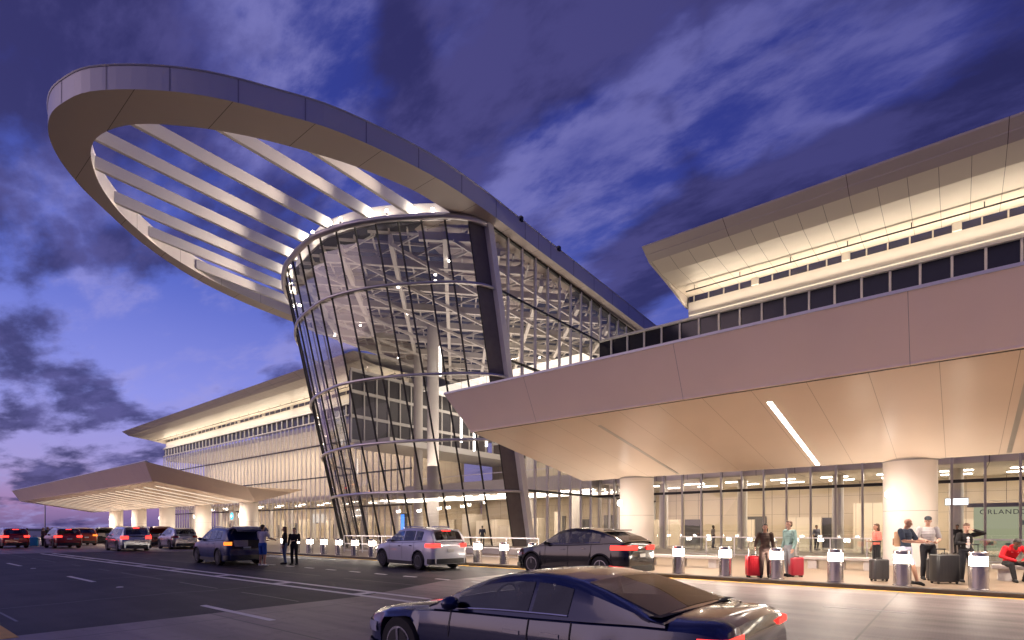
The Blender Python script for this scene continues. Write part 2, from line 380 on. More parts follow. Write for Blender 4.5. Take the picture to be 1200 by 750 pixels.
# ------------------------------------------------------------------ world
w = bpy.data.worlds.new('World'); scene.world = w; w.use_nodes = True
nt = w.node_tree; nt.nodes.clear()
wo = nt.nodes.new('ShaderNodeOutputWorld')
SUN_EL, SUN_AZ = R(4.), R(-118.)     # afterglow low in the west, left of the view
def build_world():
    tc = N(nt, 'ShaderNodeTexCoord'); sp = N(nt, 'ShaderNodeSeparateXYZ'); L(nt, tc.outputs['Generated'], sp.inputs[0])
    def math_(op, a, b=None, c=None, clamp=False):
        n = N(nt, 'ShaderNodeMath', _operation=op, _use_clamp=clamp)
        for i, q in enumerate((a, b, c)):
            if q is None: continue
            if isinstance(q, (int, float)): n.inputs[i].default_value = q
            else: L(nt, q, n.inputs[i])
        return n.outputs[0]
    def ramp(f, els):
        r = N(nt, 'ShaderNodeValToRGB'); e = r.color_ramp.elements
        while len(e) < len(els): e.new(.5)
        for i, (p, c) in enumerate(els): e[i].position = p; e[i].color = (*c, 1)
        L(nt, f, r.inputs[0]); return r.outputs[0]
    def mix(f, a, b, mode='MIX'):
        n = N(nt, 'ShaderNodeMix', _data_type='RGBA', _blend_type=mode)
        for k, q in (('Factor', f), ('A', a), ('B', b)):
            if isinstance(q, (int, float)): n.inputs[k].default_value = q
            elif isinstance(q, tuple): n.inputs[k].default_value = (*q, 1)
            else: L(nt, q, n.inputs[k])
        return n.outputs['Result']
    z = math_('MAXIMUM', sp.outputs[2], 0.)
    # closeness to the western glow (direction -x, slightly to the viewer)
    az = math_('ADD', math_('MULTIPLY', sp.outputs[0], -.97), math_('MULTIPLY', sp.outputs[1], .10))
    west = math_('MULTIPLY_ADD', az, .75, .15, True)
    east_sky = ramp(z, [(0., (.050, .045, .15)), (.25, (.030, .036, .20)), (.55, (.024, .028, .175)), (1., (.017, .02, .13))])
    west_sky = ramp(z, [(0., (.12, .09, .24)), (.035, (.33, .19, .39)), (.09, (.36, .30, .62)), (.20, (.27, .29, .76)), (.36, (.11, .15, .57)), (.54, (.034, .05, .29)), (1., (.017, .02, .13))])
    base = mix(west, east_sky, west_sky)
    # flat cloud deck seen in perspective
    den = math_('ADD', z, .16)
    cx = math_('DIVIDE', sp.outputs[0], den); cy = math_('DIVIDE', sp.outputs[1], den)
    cb = N(nt, 'ShaderNodeCombineXYZ'); L(nt, cx, cb.inputs[0]); L(nt, cy, cb.inputs[1])
    def cloud(rot, scale, loc, nscale, detail, lo, hi, rough=.55, dist=.3):
        mp = N(nt, 'ShaderNodeMapping'); mp.inputs['Scale'].default_value = scale; mp.inputs['Rotation'].default_value = (0, 0, R(rot)); mp.inputs['Location'].default_value = loc
        L(nt, cb.outputs[0], mp.inputs['Vector'])
        no = N(nt, 'ShaderNodeTexNoise', Scale=nscale, Detail=detail, Roughness=rough, Distortion=dist); L(nt, mp.outputs[0], no.inputs['Vector'])
        mr = N(nt, 'ShaderNodeMapRange', _interpolation_type='SMOOTHSTEP'); mr.inputs['From Min'].default_value = lo; mr.inputs['From Max'].default_value = hi
        L(nt, no.outputs['Fac'], mr.inputs['Value']); return mr.outputs[0]
    DARK = [ (-0.799,0.148,0.582,0.20), (-0.761,0.248,0.600,0.16), (-0.860,0.366,0.355,0.13), (-0.853,0.428,0.299,0.10), (-0.866,0.309,0.393,0.10), (-0.933,0.147,0.330,0.05), (-0.981,0.146,0.125,0.09), (-0.971,0.208,0.120,0.09), (-0.955,0.277,0.108,0.07), (-0.881,0.356,0.312,0.07), (-0.551,0.525,0.649,0.13), (-0.454,0.653,0.607,0.18), (-0.287,0.712,0.641,0.22), (-0.034,0.809,0.587,0.28), (-0.420,0.768,0.483,0.12) ]
    LITE = [ (-0.698,0.374,0.611,0.10), (-0.676,0.424,0.603,0.07), (-0.536,0.634,0.557,0.08), (-0.440,0.724,0.531,0.10), (-0.215,0.770,0.601,0.08), (-0.114,0.792,0.600,0.10), (-0.329,0.660,0.675,0.07), (-0.699,0.323,0.638,0.10), (-0.505,0.544,0.671,0.06) ]
    def blobs(lst, gain):
        acc = None
        for x_, y_, z_, r_ in lst:
            dn = N(nt, 'ShaderNodeVectorMath', _operation='DOT_PRODUCT'); L(nt, warp, dn.inputs[0]); dn.inputs[1].default_value = (x_, y_, z_)
            mr = N(nt, 'ShaderNodeMapRange', _interpolation_type='SMOOTHSTEP'); mr.inputs['From Min'].default_value = math.cos(r_ * 1.7); mr.inputs['From Max'].default_value = math.cos(r_ * .25)
            mr.inputs['To Max'].default_value = gain; L(nt, dn.outputs['Value'], mr.inputs['Value'])
            acc = mr.outputs[0] if acc is None else math_('MAXIMUM', acc, mr.outputs[0])
        return acc
    wn = N(nt, 'ShaderNodeTexNoise', Scale=3.2, Detail=5.); L(nt, tc.outputs['Generated'], wn.inputs['Vector'])
    ws = N(nt, 'ShaderNodeVectorMath', _operation='SUBTRACT'); L(nt, wn.outputs['Color'], ws.inputs[0]); ws.inputs[1].default_value = (.5, .5, .5)
    wm = N(nt, 'ShaderNodeVectorMath', _operation='SCALE'); L(nt, ws.outputs[0], wm.inputs[0]); wm.inputs['Scale'].default_value = .2
    wa_ = N(nt, 'ShaderNodeVectorMath', _operation='ADD'); L(nt, tc.outputs['Generated'], wa_.inputs[0]); L(nt, wm.outputs[0], wa_.inputs[1])
    wnrm = N(nt, 'ShaderNodeVectorMath', _operation='NORMALIZE'); L(nt, wa_.outputs[0], wnrm.inputs[0]); warp = wnrm.outputs[0]
    def soft(fac, lo, hi):
        mr = N(nt, 'ShaderNodeMapRange', _interpolation_type='SMOOTHSTEP'); mr.inputs['From Min'].default_value = lo; mr.inputs['From Max'].default_value = hi
        L(nt, fac, mr.inputs['Value']); return mr.outputs[0]
    n_big = cloud(-52, (.8, 1.5, 1), (1.7, .4, 0), 1.5, 12, 0., 1., .56, .10)
    n_tex = cloud(-58, (.7, 1.6, 1), (4.1, 2.3, 0), 3.6, 12, 0., 1., .62, .12)
    clear = math_('MULTIPLY', soft(west, .25, .75), math_('SUBTRACT', 1., soft(z, .30, .50)))
    f = math_('ADD', math_('MULTIPLY_ADD', clear, -.17, n_big), math_('SUBTRACT', blobs(DARK, .26), blobs(LITE, .16)))
    f = math_('ADD', f, math_('MULTIPLY_ADD', n_tex, .22, -.11))
    dens = soft(f, .50, .70)
    lit = math_('ADD', n_tex, blobs(LITE, .14))
    tex = soft(lit, .40, .72)
    dark_col = mix(west, (.016, .0145, .066), (.033, .029, .118))
    mid_col = mix(west, (.036, .034, .130), (.078, .068, .215))
    ccol = mix(tex, dark_col, mid_col)
    edge = math_('MULTIPLY', soft(f, .30, .52), math_('SUBTRACT', 1., soft(f, .52, .70)))
    c0 = mix(math_('MULTIPLY', math_('MULTIPLY', edge, tex), .55), base, mix(west, (.085, .083, .27), (.33, .31, .66)))
    c3 = mix(math_('MULTIPLY', dens, .92), c0, ccol)
    # soft pink glow added behind the viewer to light the canopy fascia
    dg = N(nt, 'ShaderNodeVectorMath', _operation='DOT_PRODUCT'); L(nt, tc.outputs['Generated'], dg.inputs[0]); dg.inputs[1].default_value = (-.50, -.84, .18)
    gl = math_('POWER', math_('MAXIMUM', dg.outputs['Value'], 0.), 6.)
    c3 = mix(gl, c3, mix(1., c3, (.62, .44, .41), 'ADD'))
    # below the horizon
    below = math_('LESS_THAN', sp.outputs[2], -.002)
    fin = mix(below, c3, (.03, .028, .05))
    sky = N(nt, 'ShaderNodeTexSky', _sky_type='NISHITA', _sun_disc=False); sky.sun_elevation = SUN_EL; sky.sun_rotation = SUN_AZ
    sky.ozone_density = 4.
    b1 = N(nt, 'ShaderNodeBackground', Strength=.80); L(nt, fin, b1.inputs['Color'])
    b2 = N(nt, 'ShaderNodeBackground', Strength=.004); L(nt, sky.outputs[0], b2.inputs['Color'])
    ad = N(nt, 'ShaderNodeAddShader'); L(nt, b1.outputs[0], ad.inputs[0]); L(nt, b2.outputs[0], ad.inputs[1])
    L(nt, ad.outputs[0], wo.inputs['Surface'])
build_world()
sun = light('sun', 'SUN', (0, 0, 60), 00.22, (1., .68, .58)); sun.data.angle = R(40)
aim(sun, (.55, .80, -.22))

# ------------------------------------------------------------------ ground, road, pavement
KY = 17.45          # kerb line
structure(MB().box(-2500, 2500, -2500, 2500, -.6, -.02).build('ground', M['ground']))
structure(MB().add([(-11, -60, 0), (200, -60, 0), (200, KY, 0), (-12.6, KY, 0), (-12.55, 12, 0), (-11.2, 8, 0)], [(0, 1, 2, 3, 4, 5)]).build('concrete_road', M['concrete']), 'pale jointed concrete roadway in front of the canopy', 'road')
structure(MB().add([(-400, -60, 0), (-47, -60, 0), (-47, 10.6, 0), (-40, KY, 0), (-400, KY, 0)], [(0, 1, 2, 3, 4)]).build('concrete_road', M['concrete']), 'pale concrete roadway under the far canopy', 'road')
structure(MB().add([(-47, -60, -.004), (-11, -60, -.004), (-11.2, 8, -.004), (-12.55, 12, -.004), (-12.6, KY, -.004), (-40, KY, -.004), (-47, 10.6, -.004)], [(0, 1, 2, 3, 4, 5, 6)]).build('asphalt_road', M['asphalt']), 'dark asphalt driving lanes', 'road')
structure(MB().box(-400, 200, KY + .14, 62, -.05, .12).build('sidewalk', M['sidewalk']), 'tan paved sidewalk beside the terminal', 'sidewalk')
structure(MB().rbox(-400, 200, KY, KY + .137, -.05, .118, .03).build('kerb', M['kerb']), 'dark kerb edge of the sidewalk', 'kerb')
structure(MB().box(-60, 120, KY - .26, KY - .06, -.03, .005).build('yellow_line', M['yellow']), 'yellow painted line along the kerb', 'road marking')
structure(MB().box(-60, -11, 1.46, 1.66, -.03, .005).build('yellow_edge_line', M['yellow']), 'yellow edge line beside the asphalt lane', 'road marking')
mk = MB()
for y in (8.02, 8.62): mk.box(-46, -6.5, y - .075, y + .075, -.03, .004)
x = -44.6
while x < -8: mk.box(x, x + .28, 8.095, 8.545, -.03, .004); x += 4.1
for x in (-56.9, -45.8, -34.7, -23.6, -12.5, -1.4): mk.box(x, x + 3.0, 4.78, 4.90, -.03, .004)
x = -26.
while x < -8: mk.box(x, x + .62, 12.15, 12.27, -.03, .004); x += 1.6
for x0, y0 in ((-4.6, 10.3), (-2.2, 13.0)): mk.box(x0, x0 + 1.5, y0, y0 + .05, -.03, .004)
for a in range(5): mk.box(-34 + a * .9, -27. + a * .9, 15.6 + a * .28, 15.68 + a * .28, -.03, .004) if a < 3 else None
structure(mk.build('lane_markings', M['paintline']), 'white painted double line and lane dashes', 'road marking')
tarm = pbr('tar_seal', (.012, .011, .012), .35, var=.2)
sj = MB(); rj = random.Random(21)
for y0 in (1.9, 6.45, 10.4):
    pts = [(-46.5 + k * 1.4, y0 + rj.uniform(-.03, .03)) for k in range(26)]
    for (xa, ya), (xb, yb) in zip(pts, pts[1:]):
        if rj.random() < .8: sj.add([(xa, ya, -.0005), (xb, yb, -.0005), (xb, yb + .045, -.0005), (xa, ya + .045, -.0005)], [(0, 1, 2, 3)])
for xs in (-15.2, -21.4, -31.):
    yy = 2.; xx = xs
    while yy < 7.6:
        nx, ny = xx + rj.uniform(-.12, .12), yy + .35
        sj.add([(xx, yy, -.0005), (xx + .035, yy, -.0005), (nx + .035, ny, -.0005), (nx, ny, -.0005)], [(0, 1, 2, 3)]); xx, yy = nx, ny
structure(sj.build('tar_joints', tarm), 'dark tar sealed joints and cracks in the asphalt', 'road marking')
for i, x in enumerate((-29.2, -18.1)):
    o = MB().lathe([(.09, 0), (.085, .012), (.05, .022)], (x, 4.84, 0), 12).build('road_stud', M['paintline'])
    tag(o, 'round reflective road stud on the asphalt, %s' % ('near the far dash' if i == 0 else 'nearest between the two long dashes'), 'road stud', 'road studs between lane dashes')

# far tree line
tb = MB()
rt = random.Random(3)
for i in range(260):
    a = R(92 + i * .34); d = 520 + rt.uniform(-30, 30)
    cx_, cy_ = -math.sin(a) * d, math.cos(a) * d
    h = rt.uniform(2.5, 6.5)
    tb.ball((cx_, cy_, h * .45), (rt.uniform(4, 7), rt.uniform(4, 7), h * .55), 7)
tl = tb.build('treeline', M['leaf']); tag(tl, 'dark distant wood along the horizon', 'trees', kind='stuff')
for i, (px, py) in enumerate(((-168, 30), (-163, 44))):
    d = thing('light_pole', ('slim tall light pole on the far horizon, %s' % ('the one farther left', 'the one nearer the canopy')[i]), 'light pole', (px, py, 0), 0, 'light poles on the horizon')
    MB().tube((px, py, 0), (px, py, 8.2), .14, .09).build('pole', M['mull'], d)
    MB().box(px - .2, px + .7, py - .12, py + .12, 8.2, 8.32).build('lamp_head', M['mull'], d)

# ------------------------------------------------------------------ terminal wings
YF = 39.
def wing(X0, X1, label, mull_step, mull_mat, mull_w, roof_x0, roof_x1, roof_z, side, lights, md=.16):
    t = thing('terminal_wing', label, 'building', (X0, YF, 0))
    # glazing and grid
    MB().add([(X0, YF, .12), (X1, YF, .12), (X1, YF, 15.4), (X0, YF, 15.4)], [(0, 1, 2, 3)]).build('curtain_wall_glass', M['glass'], t)
    g = MB(); x = X0 + .02
    while x < X1: g.box(x - mull_w / 2, x + mull_w / 2, YF - md, YF + min(.1, md), .12, 15.5); x += mull_step
    g.build('mullion_grid', mull_mat, t)
    h = MB()
    for z in (4.25, 8.2, 12.35): h.box(X0, X1, YF - .10, YF - .005, z - .09, z + .09)
    h.build('transom', M['mull_dark'], t)
    # dark clerestory band
    MB().box(X0, X1, YF + .03, YF + .3, 15.5, 16.86).build('clerestory_window', M['clere'], t)
    f = MB(); x = X0 + 1.13
    while x < X1: f.box(x - .06, x + .06, YF - .1, YF + .027, 15.55, 16.80); x += 1.42
    f.box(X0, X1, YF - .14, YF + .025, 15.42, 15.56); f.box(X0, X1, YF - .2, YF + .025, 16.80, 16.95)
    f.build('window_frame', M['white'], t)
    # upper wall, slot windows, roof overhang
    a, b = roof_x0, roof_x1
    MB().box(a + .12, b, YF + .05, YF + .5, 16.952, 18.12).build('upper_wall', M['white'], t)
    MB().box(a + .12, b, YF + .18, YF + .45, 18.12, 18.60).build('slot_window', M['slot'], t)
    x = a + .5; k = 0
    while x < b:
        wpost = .42 if k % 5 == 4 else .07
        MB().box(x - wpost / 2, x + wpost / 2, YF - (.10 if k % 5 == 4 else -.1), YF + .178, 18.122, 18.62).build('slot_post', M['white'], t); x += 1.06 if X0 > -50 else 1.6; k += 1
    rz = roof_z - 19.5
    prof_s = [(31.95 + 1.1, 18.90 + rz), (34.5, 18.62 + rz * .7), (37.0, 18.55 + rz * .3), (YF + .6, 18.62)]
    sf = MB().loft([[(a, y, z) for y, z in prof_s], [(b, y, z) for y, z in prof_s]], False, False)
    sf.build('soffit', M['eave'], t)
    MB().loft([[(xx, 31.94, 19.5 + rz), (xx, 31.98, 19.42 + rz), (xx, 32.5, 19.17 + rz), (xx, 32.52, 19.13 + rz), (xx, 33.04, 18.895 + rz), (xx, 33.06, 19.1 + rz), (xx, 33.0, 19.55 + rz)] for xx in (a, b)]).build('roof_fascia', M['eave_front'], t)
    MB().loft([[(xx, 33.0, 19.56 + rz), (xx, 58, 22.4 + rz), (xx, 58, 21.9 + rz), (xx, 34, 19.2 + rz)] for xx in (a + .05, b)]).build('roof', M['white'], t)
    for xx in ((a, a - .14) if side < 0 else (b, b + .14)),:
        MB().loft([[(q, 31.96, 19.5 + rz), (q, 33.04, 18.86 + rz), (q, 36.3, 18.38 + rz * .5), (q, 39.0, 17.85), (q, YF + .5, 17.85), (q, YF + .5, 20.2 + rz)] for q in xx]).build('roof_end_panel', M['eave_front'], t)
    # linear uplight along the wall head
    c = MB(); c.pipe([(a + .6, 37.35, 18.25), (b - .2, 37.35, 18.25)], .045, 6)
    x = a + 1.2
    while x < b: c.tube((x, 37.35, 18.25), (x, 37.35, 18.58), .03, n=5); x += 3.05
    c.build('lighting_rail', M['cladding'], t)
    MB().box(a + .3, b - .2, 38.70, 38.80, 17.02, 17.06).build('cove_lamp', M['lamp_cove'], t)
    n = max(1, int((b - a) / 22)); seg = (b - a) / n
    for i in range(n):
        o = light('cove_light', 'AREA', (a + seg * (i + .5), 38.66, 17.12), lights['cove'] * seg, (1., .82, .60), size=seg * .97, size_y=.14); aim(o, (0, -.62, .78))
    for i in range(n if X0 < -50 else 0):
        o = light('facade_wash', 'AREA', (a + seg * (i + .5), 37.6, 17.9), 11. * seg, (1., .88, .74), size=seg * .97, size_y=.14); aim(o, (0, .16, -1))
    # interior
    MB().box(X0, X1, YF + .15, 62, -.3, .14).build('floor', M['infloor'], t)
    MB().box(X0, X1, YF + .35, 62, 5.25, 5.9).build('upper_floor', M['ceil'], t)
    MB().box(X0, X1, YF + .35, 62, 14.6, 15.2).build('ceiling', M['ceil'], t)
    MB().box(X0, X1, 49.6, 50., .14, 5.25).build('back_wall', M['inwall'], t)
    MB().box(X0, X1, 46.5, 47., 5.9, 14.6).build('upper_back_wall', M['inwall2'], t)
    x = X0 + 4.
    while x < X1: MB().lathe([(.35, .14), (.35, 5.25)], (x, 42.5, 0), 14).build('interior_column', M['white'], t); x += 6.2
    x = X0 + 2
    while x < X1 - 2:
        for q in ((43.6, 5.20), (46.6, 5.20)): MB().box(x, x + 1.6, q[0], q[0] + .2, q[1], q[1] + .04).build('ceiling_lamp', M['lamp_white'], t)
        x += 3.3 if X0 > -50 else 6.6
    rr = random.Random(int(abs(X0)))
    x = X0 + 1.5
    while x < X1 - 3:
        wdt = rr.uniform(.8, 2.6); hh = rr.uniform(2.2, 3.6); yy = rr.uniform(45.5, 48.5)
        MB().box(x, x + wdt, yy, yy + .35, .14, hh).build('partition', M['inwall2'], t); x += wdt + rr.uniform(1.2, 4.5)
    x = X0 + 3.
    while x < X1 - 3:
        wdt = rr.uniform(.7, 2.2); MB().box(x, x + wdt, 49.45, 49.59, .14, rr.uniform(2.2, 2.7)).build('doorway', M['pane_dark'], t); x += wdt + rr.uniform(2.5, 6)
    for i in range(n):
        for yy, zz, p in ((44.2, 5.15, lights['low']), (43.2, 14.5, lights['up'])):
            o = light('interior_light', 'AREA', (X0 + (X1 - X0) / n * (i + .5), yy, zz), p * (X1 - X0) / n, (1., .84, .64), size=(X1 - X0) / n * .95, size_y=.5); aim(o, (0, 0, -1))
    return t
wing(-22.7, 34., 'long white terminal wing on the right with a dark clerestory band and lit overhanging roof', 1.40, M['mull'], .11, -15.4, 34., 19.5, -1, dict(cove=17., low=36., up=16.))
wing(-119., -45.9, 'far terminal wing left of the glass tower with close vertical fins and lit overhanging roof', 1.12, M['fin'], .13, -118.2, -46.5, 19.3, -1, dict(cove=13., low=34., up=40.), .07)

# ------------------------------------------------------------------ canopies
def canopy(X0, X1, label, col_x, strips, lights):
    t = thing('entrance_canopy', label, 'canopy', (X0, 27.5, 0))
    T = [(17.07, 7.68), (26.2, 5.92), (32.5, 5.97)]
    Bm = [(17.9, 6.06), (27.5, 4.42), (31.6, 5.62)]
    d = .83
    # upper roof sheet
    MB().loft([[(x, y, z) for y, z in T] for x in (X0 - d, X1 + d)], False, False).build('roof', M['white'], t)
    # fascia: front, rear and both ends, each flaring out towards the top
    f = MB()
    f.loft([[(X0 - d, *T[0]), (X0, *Bm[0])], [(X1 + d, *T[0]), (X1, *Bm[0])]], False, False)
    f.loft([[(X0 - d, *T[2]), (X0, *Bm[2])], [(X1 + d, *T[2]), (X1, *Bm[2])]], False, False)
    for xt, xb in ((X0 - d, X0), (X1 + d, X1)):
        f.loft([[(xt, *T[i]), (xb, *Bm[i])] for i in range(3)], False, False)
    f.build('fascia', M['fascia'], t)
    e = MB()
    e.box(X0 - d, X1 + d, T[0][0] - .03, T[0][0] + .25, T[0][1] - .015, T[0][1] + .07)
    e.build('roof_edge', M['halo_fascia'], t)
    # reveal between fascia and soffit
    r = MB(); r.box(X0 + .05, X1 - .05, 18.02, 18.10, 5.985, 6.06); r.build('reveal', M['mull_dark'], t)
    r2 = MB(); r2.box(X0, X1, 17.9, 18.02, 6.0, 6.08); r2.build('fascia_lip', M['fascia'], t)
    s = MB().loft([[(x, y, z) for y, z in [(18.10, 6.03), (18.11, 5.99), (27.35, 4.44), (27.65, 4.44), (31.58, 5.60)]] for x in (X0 + .01, X1 - .01)], False, False)
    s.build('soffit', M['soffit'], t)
    for x in col_x:
        c = MB().lathe([(.93, .12), (.93, 4.62)], (x, 28., 0), 48).build('column', M['column'], t, smooth=True, angle=40)
        MB().lathe([(.955, 4.40), (.955, 4.46)], (x, 28., 0), 48).build('column_collar', M['mull'], c, smooth=True, angle=40)
        MB().lathe([(.17, 0), (.17, .07), (.13, .09)], (x - .6 - .03, 28 - .72 - .06, 3.05), 16, axis='y').build('wall_lamp', M['lamp_pend'], c)
        for a in (225, 315, 135, 45):
            o = light('column_uplight', 'SPOT', (x + 2.3 * math.cos(R(a)), 28 + 2.3 * math.sin(R(a)), .35), lights['col'], (1., .84, .66), spot=110, blend=1., radius=.12); aim(o, (0, -.1, 1))
    def sz(y): return 5.99 - (y - 18.11) * (1.55 / 9.24)
    for x, on in strips:
        m = MB(); y0, y1 = 19.25, 27.25
        hw = .07 if X0 > -50 else .22; vs = [(x - hw, y0, sz(y0) - .012), (x + hw, y0, sz(y0) - .012), (x + hw, y1, sz(y1) - .012), (x - hw, y1, sz(y1) - .012)]
        m.loft([[(p[0], p[1], p[2]) for p in vs], [(p[0], p[1], p[2] + .03) for p in vs]])
        m.build('light_strip' if on else 'strip_channel', M['lamp_white' if X0 > -50 else 'lamp_soft'] if on else M['mull'], t)
    return t
canopy(-17.1, 36., 'large near white canopy over the kerb on the right, one light strip lit', [-13.91, -1.56, 10.8, 23.1], [(-11.2, 0), (-4.81, 1), (1.45, 0), (7.7, 1)], dict(col=300.))
canopy(-118., -57.6, 'far butterfly canopy over the kerb left of the glass tower', [-60.2, -72.3, -84.2, -95.5, -106.5], [(-61 - 3.1 * k, 1) for k in range(18)], dict(col=300.))
# unseen fill spots added under both canopies to brighten pavement and road
def soffit_fills(X0, X1, step, p, q):
    x = X0
    while x < X1:
        o = light('soffit_light', 'SPOT', (x, 24.6, 4.84), p, (1., .84, .68), spot=165, blend=1., radius=.03); aim(o, (0, 0, -1))
        o = light('soffit_light', 'SPOT', (x, 18.9, 5.80), q, (1., .84, .70), spot=150, blend=1., radius=.02); aim(o, (0, 0, -1)); x += step
soffit_fills(-15.4, 30, 6.2, 900., 1900.); soffit_fills(-114., -58, 9, 2200., 900.)

# ------------------------------------------------------------------ glass tower with the roof halo
tw = thing('glass_tower', 'tall inverted glass drum under a vast oval open roof ring with trellis beams', 'building', (-34.3, 30., 0))
RIM = [(-22.8, 25.5), (-23.1, 24.3), (-24.2, 23.0), (-25.9, 21.8), (-27.7, 20.7), (-29.9, 19.8), (-32.3, 19.35), (-34.1, 19.5), (-36.3, 19.9), (-38.2, 20.5), (-40.9, 21.95), (-43.3, 23.9), (-45.0, 25.8), (-45.8, 28.2)]
rim = catmull([(x, y, 0) for x, y in RIM], 6)
ZT = 20.55
def drum(i_pt, z):
    k = (ZT - z) / (ZT - .12)
    return Vector((i_pt.x + .55 * k + (-34.3 - i_pt.x) * .02 * k, i_pt.y + 4.05 * k + .55 * k * max(0, min(1, (-i_pt.x - 24) / 6)), z))
# resample rim by arc length
def resample(pts, step):
    out = [pts[0]]; acc = 0.
    for a, b in zip(pts, pts[1:]):
        l = (b - a).length
        while acc + l >= step:
            q = (step - acc) / l; a = a.lerp(b, q); out.append(a); l = (b - a).length; acc = 0.
        acc += l
    return out
panes = resample(rim, 1.45)
levels = [.12, 4.07, 7.33, 11.4, 16.8, ZT]
gm = MB()
fine = resample(rim, .4)
rg = random.Random(4)
for za, zb_ in zip(levels, levels[1:]):          # flat panes, each set a hair differently
    for pa, pb in zip(panes, panes[1:] + [fine[-1]]):
        q = [drum(pa, za), drum(pb, za), drum(pb, zb_), drum(pa, zb_)]
        nn = (q[1] - q[0]).cross(q[3] - q[0]).normalized(); j = [rg.uniform(-.006, .006) for _ in range(4)]
        gm.add([p + nn * d_ for p, d_ in zip(q, j)], [(0, 1, 2, 3)])
gm.build('curved_glass', M['glass_tower'], tw)
mm = MB()
for p in panes[1:]:
    a, b = drum(p, .12), drum(p, ZT); mm.beam(a, b, .055, .12)
mm.build('mullion_grid', M['mull_dark'], tw)
for z in levels[1:]:
    c = [drum(p, z) for p in fine]; r = .10 if z < ZT else .2
    ctr = Vector((-34.3, 34, z))
    pts = [p + (p - ctr).normalized() * .12 for p in c]
    MB().pipe(pts, r, 10).build('ring_rail', M['ringrail'], tw, smooth=True, angle=50)
# dark spandrel panel and pale fin at the near corner
a0, a1 = drum(rim[0], .12), drum(rim[0], ZT)
b0, b1 = drum(rim[7], .12), drum(rim[7], ZT)
dv = Vector((.0, -.04, 0))
out_n = Vector((.55, -.83, 0)) * .05
MB().loft([[a0 + out_n, a1 + out_n], [b0 + out_n, b1 + out_n]], False, False).build('corner_panel', M['darkglass'], tw)
MB().beam(a0 + Vector((.12, -.1, 0)), a1 + Vector((.12, -.1, .1)), .34, .5).build('corner_fin', M['fin'], tw)
# side walls running back from the drum
XS = -22.75
sg = MB(); sg.add([(XS, 29.6, .12), (XS, 58, .12), (XS, 58, 18.6), (XS, 25.7, 20.65)], [(0, 1, 2, 3)]); sg.build('side_wall_glass', M['glass'], tw)
sm = MB(); y = 27.3
while y < 57:
    z0 = .12 if y > 29.6 else (29.6 - y) / 3.9 * 20.4 + .12
    sm.box(XS - .02, XS + .13, y - .075, y + .075, z0, 20.65 - (y - 25.7) * .0635); y += 1.48
sm.build('side_mullion', M['fin'], tw)
st = MB()
for z in (4.22, 8.3, 12.6, 16.85): st.beam((XS + .06, 29.6 - (z - .12) / 20.4 * 3.9, z), (XS + .06, 58, z - (.0)), .14, .16)
st.build('side_transom', M['mull_dark'], tw)
MB().beam((XS + .04, 25.6, 20.62), (XS + .04, 58, 18.56), .16, .2).build('head_frame', M['mull_dark'], tw)
MB().add([(-45.95, 31, .12), (-45.95, 58, .12), (-45.95, 58, 18.6), (-45.95, 28.4, 20.4)], [(0, 1, 2, 3)]).build('side_wall_glass', M['glass'], tw)

# roof plate with its oval opening (tilted up towards the prow)
def zroof(y): return 21.85 + .05 * (22 - y)
outer_c = [(-21.95, 60), (-21.9, 40), (-21.9, 30), (-21.9, 24), (-22.25, 20), (-23.5, 15.5), (-24.9, 12.9), (-26.5, 10.5), (-28.4, 8.6), (-30.6, 7.05), (-32.4, 6.45), (-34., 6.25), (-35.8, 6.55), (-37.5, 7.3), (-39.1, 8.4), (-40.4, 9.6), (-43.5, 13.), (-45.8, 17.), (-46.9, 21.), (-47.25, 25), (-47.3, 32), (-47.3, 60)]
outer = catmull([(x, y, 0) for x, y in outer_c], 4)
hole_f = catmull([(x, y, 0) for x, y in [(-23.75, 23.6), (-23.85, 22.), (-24., 20.4), (-24.6, 18.4), (-25.3, 16.6), (-26.4, 14.5), (-27.6, 12.6), (-29.1, 10.8), (-31.2, 9.0), (-33.4, 8.15), (-35.5, 8.2), (-38.1, 9.2), (-40.2, 10.6), (-41.7, 12.1), (-43.7, 14.8), (-45.3, 19.), (-46.0, 24.0), (-46.0, 26.4)]], 4)
par = catmull([(x, y + .85, 0) for x, y in [(-44.9, 25.4), (-43.3, 23.9), (-40.9, 21.95), (-38.2, 20.5), (-36.3, 19.9), (-34.1, 19.5), (-32.3, 19.35), (-29.9, 19.8), (-27.7, 20.7), (-25.9, 21.8), (-24.4, 22.9)]], 4)
hole = hole_f + par
TH = 1.05
tri = tessellate_polygon([outer, hole])
allp = outer + hole
rp = MB()
for dz, in ((0.,), (-TH,)):
    rp.add([(p.x, p.y, zroof(p.y) + dz) for p in allp], [tuple(t) for t in tri], 0)
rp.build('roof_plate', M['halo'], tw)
fo = MB()
def ribbon(mb, pts, z_top, z_bot, outset=0.):
    for a, b in zip(pts, pts[1:]):
        mb.add([(a.x, a.y, zroof(a.y) + z_bot), (b.x, b.y, zroof(b.y) + z_bot), (b.x, b.y, zroof(b.y) + z_top), (a.x, a.y, zroof(a.y) + z_top)], [(0, 1, 2, 3)])
ribbon(fo, outer, .05, -TH)
fj = MB()
acc = resample(outer, 2.9)
for i in range(1, len(acc) - 1):
    p = acc[i]; tdir = (acc[i + 1] - acc[i - 1]).normalized(); n_ = Vector((tdir.y, -tdir.x, 0))
    if (p + n_ - Vector((-34.3, 30, 0))).length < (p - Vector((-34.3, 30, 0))).length: n_ = -n_
    q = p + n_ * .012
    z1 = zroof(p.y)
    fj.add([q + Vector((0, 0, z1 - TH)) - tdir * .03, q + Vector((0, 0, z1 - TH)) + tdir * .03, q + Vector((0, 0, z1 + .04)) + tdir * .03, q + Vector((0, 0, z1 + .04)) - tdir * .03], [(0, 1, 2, 3)])
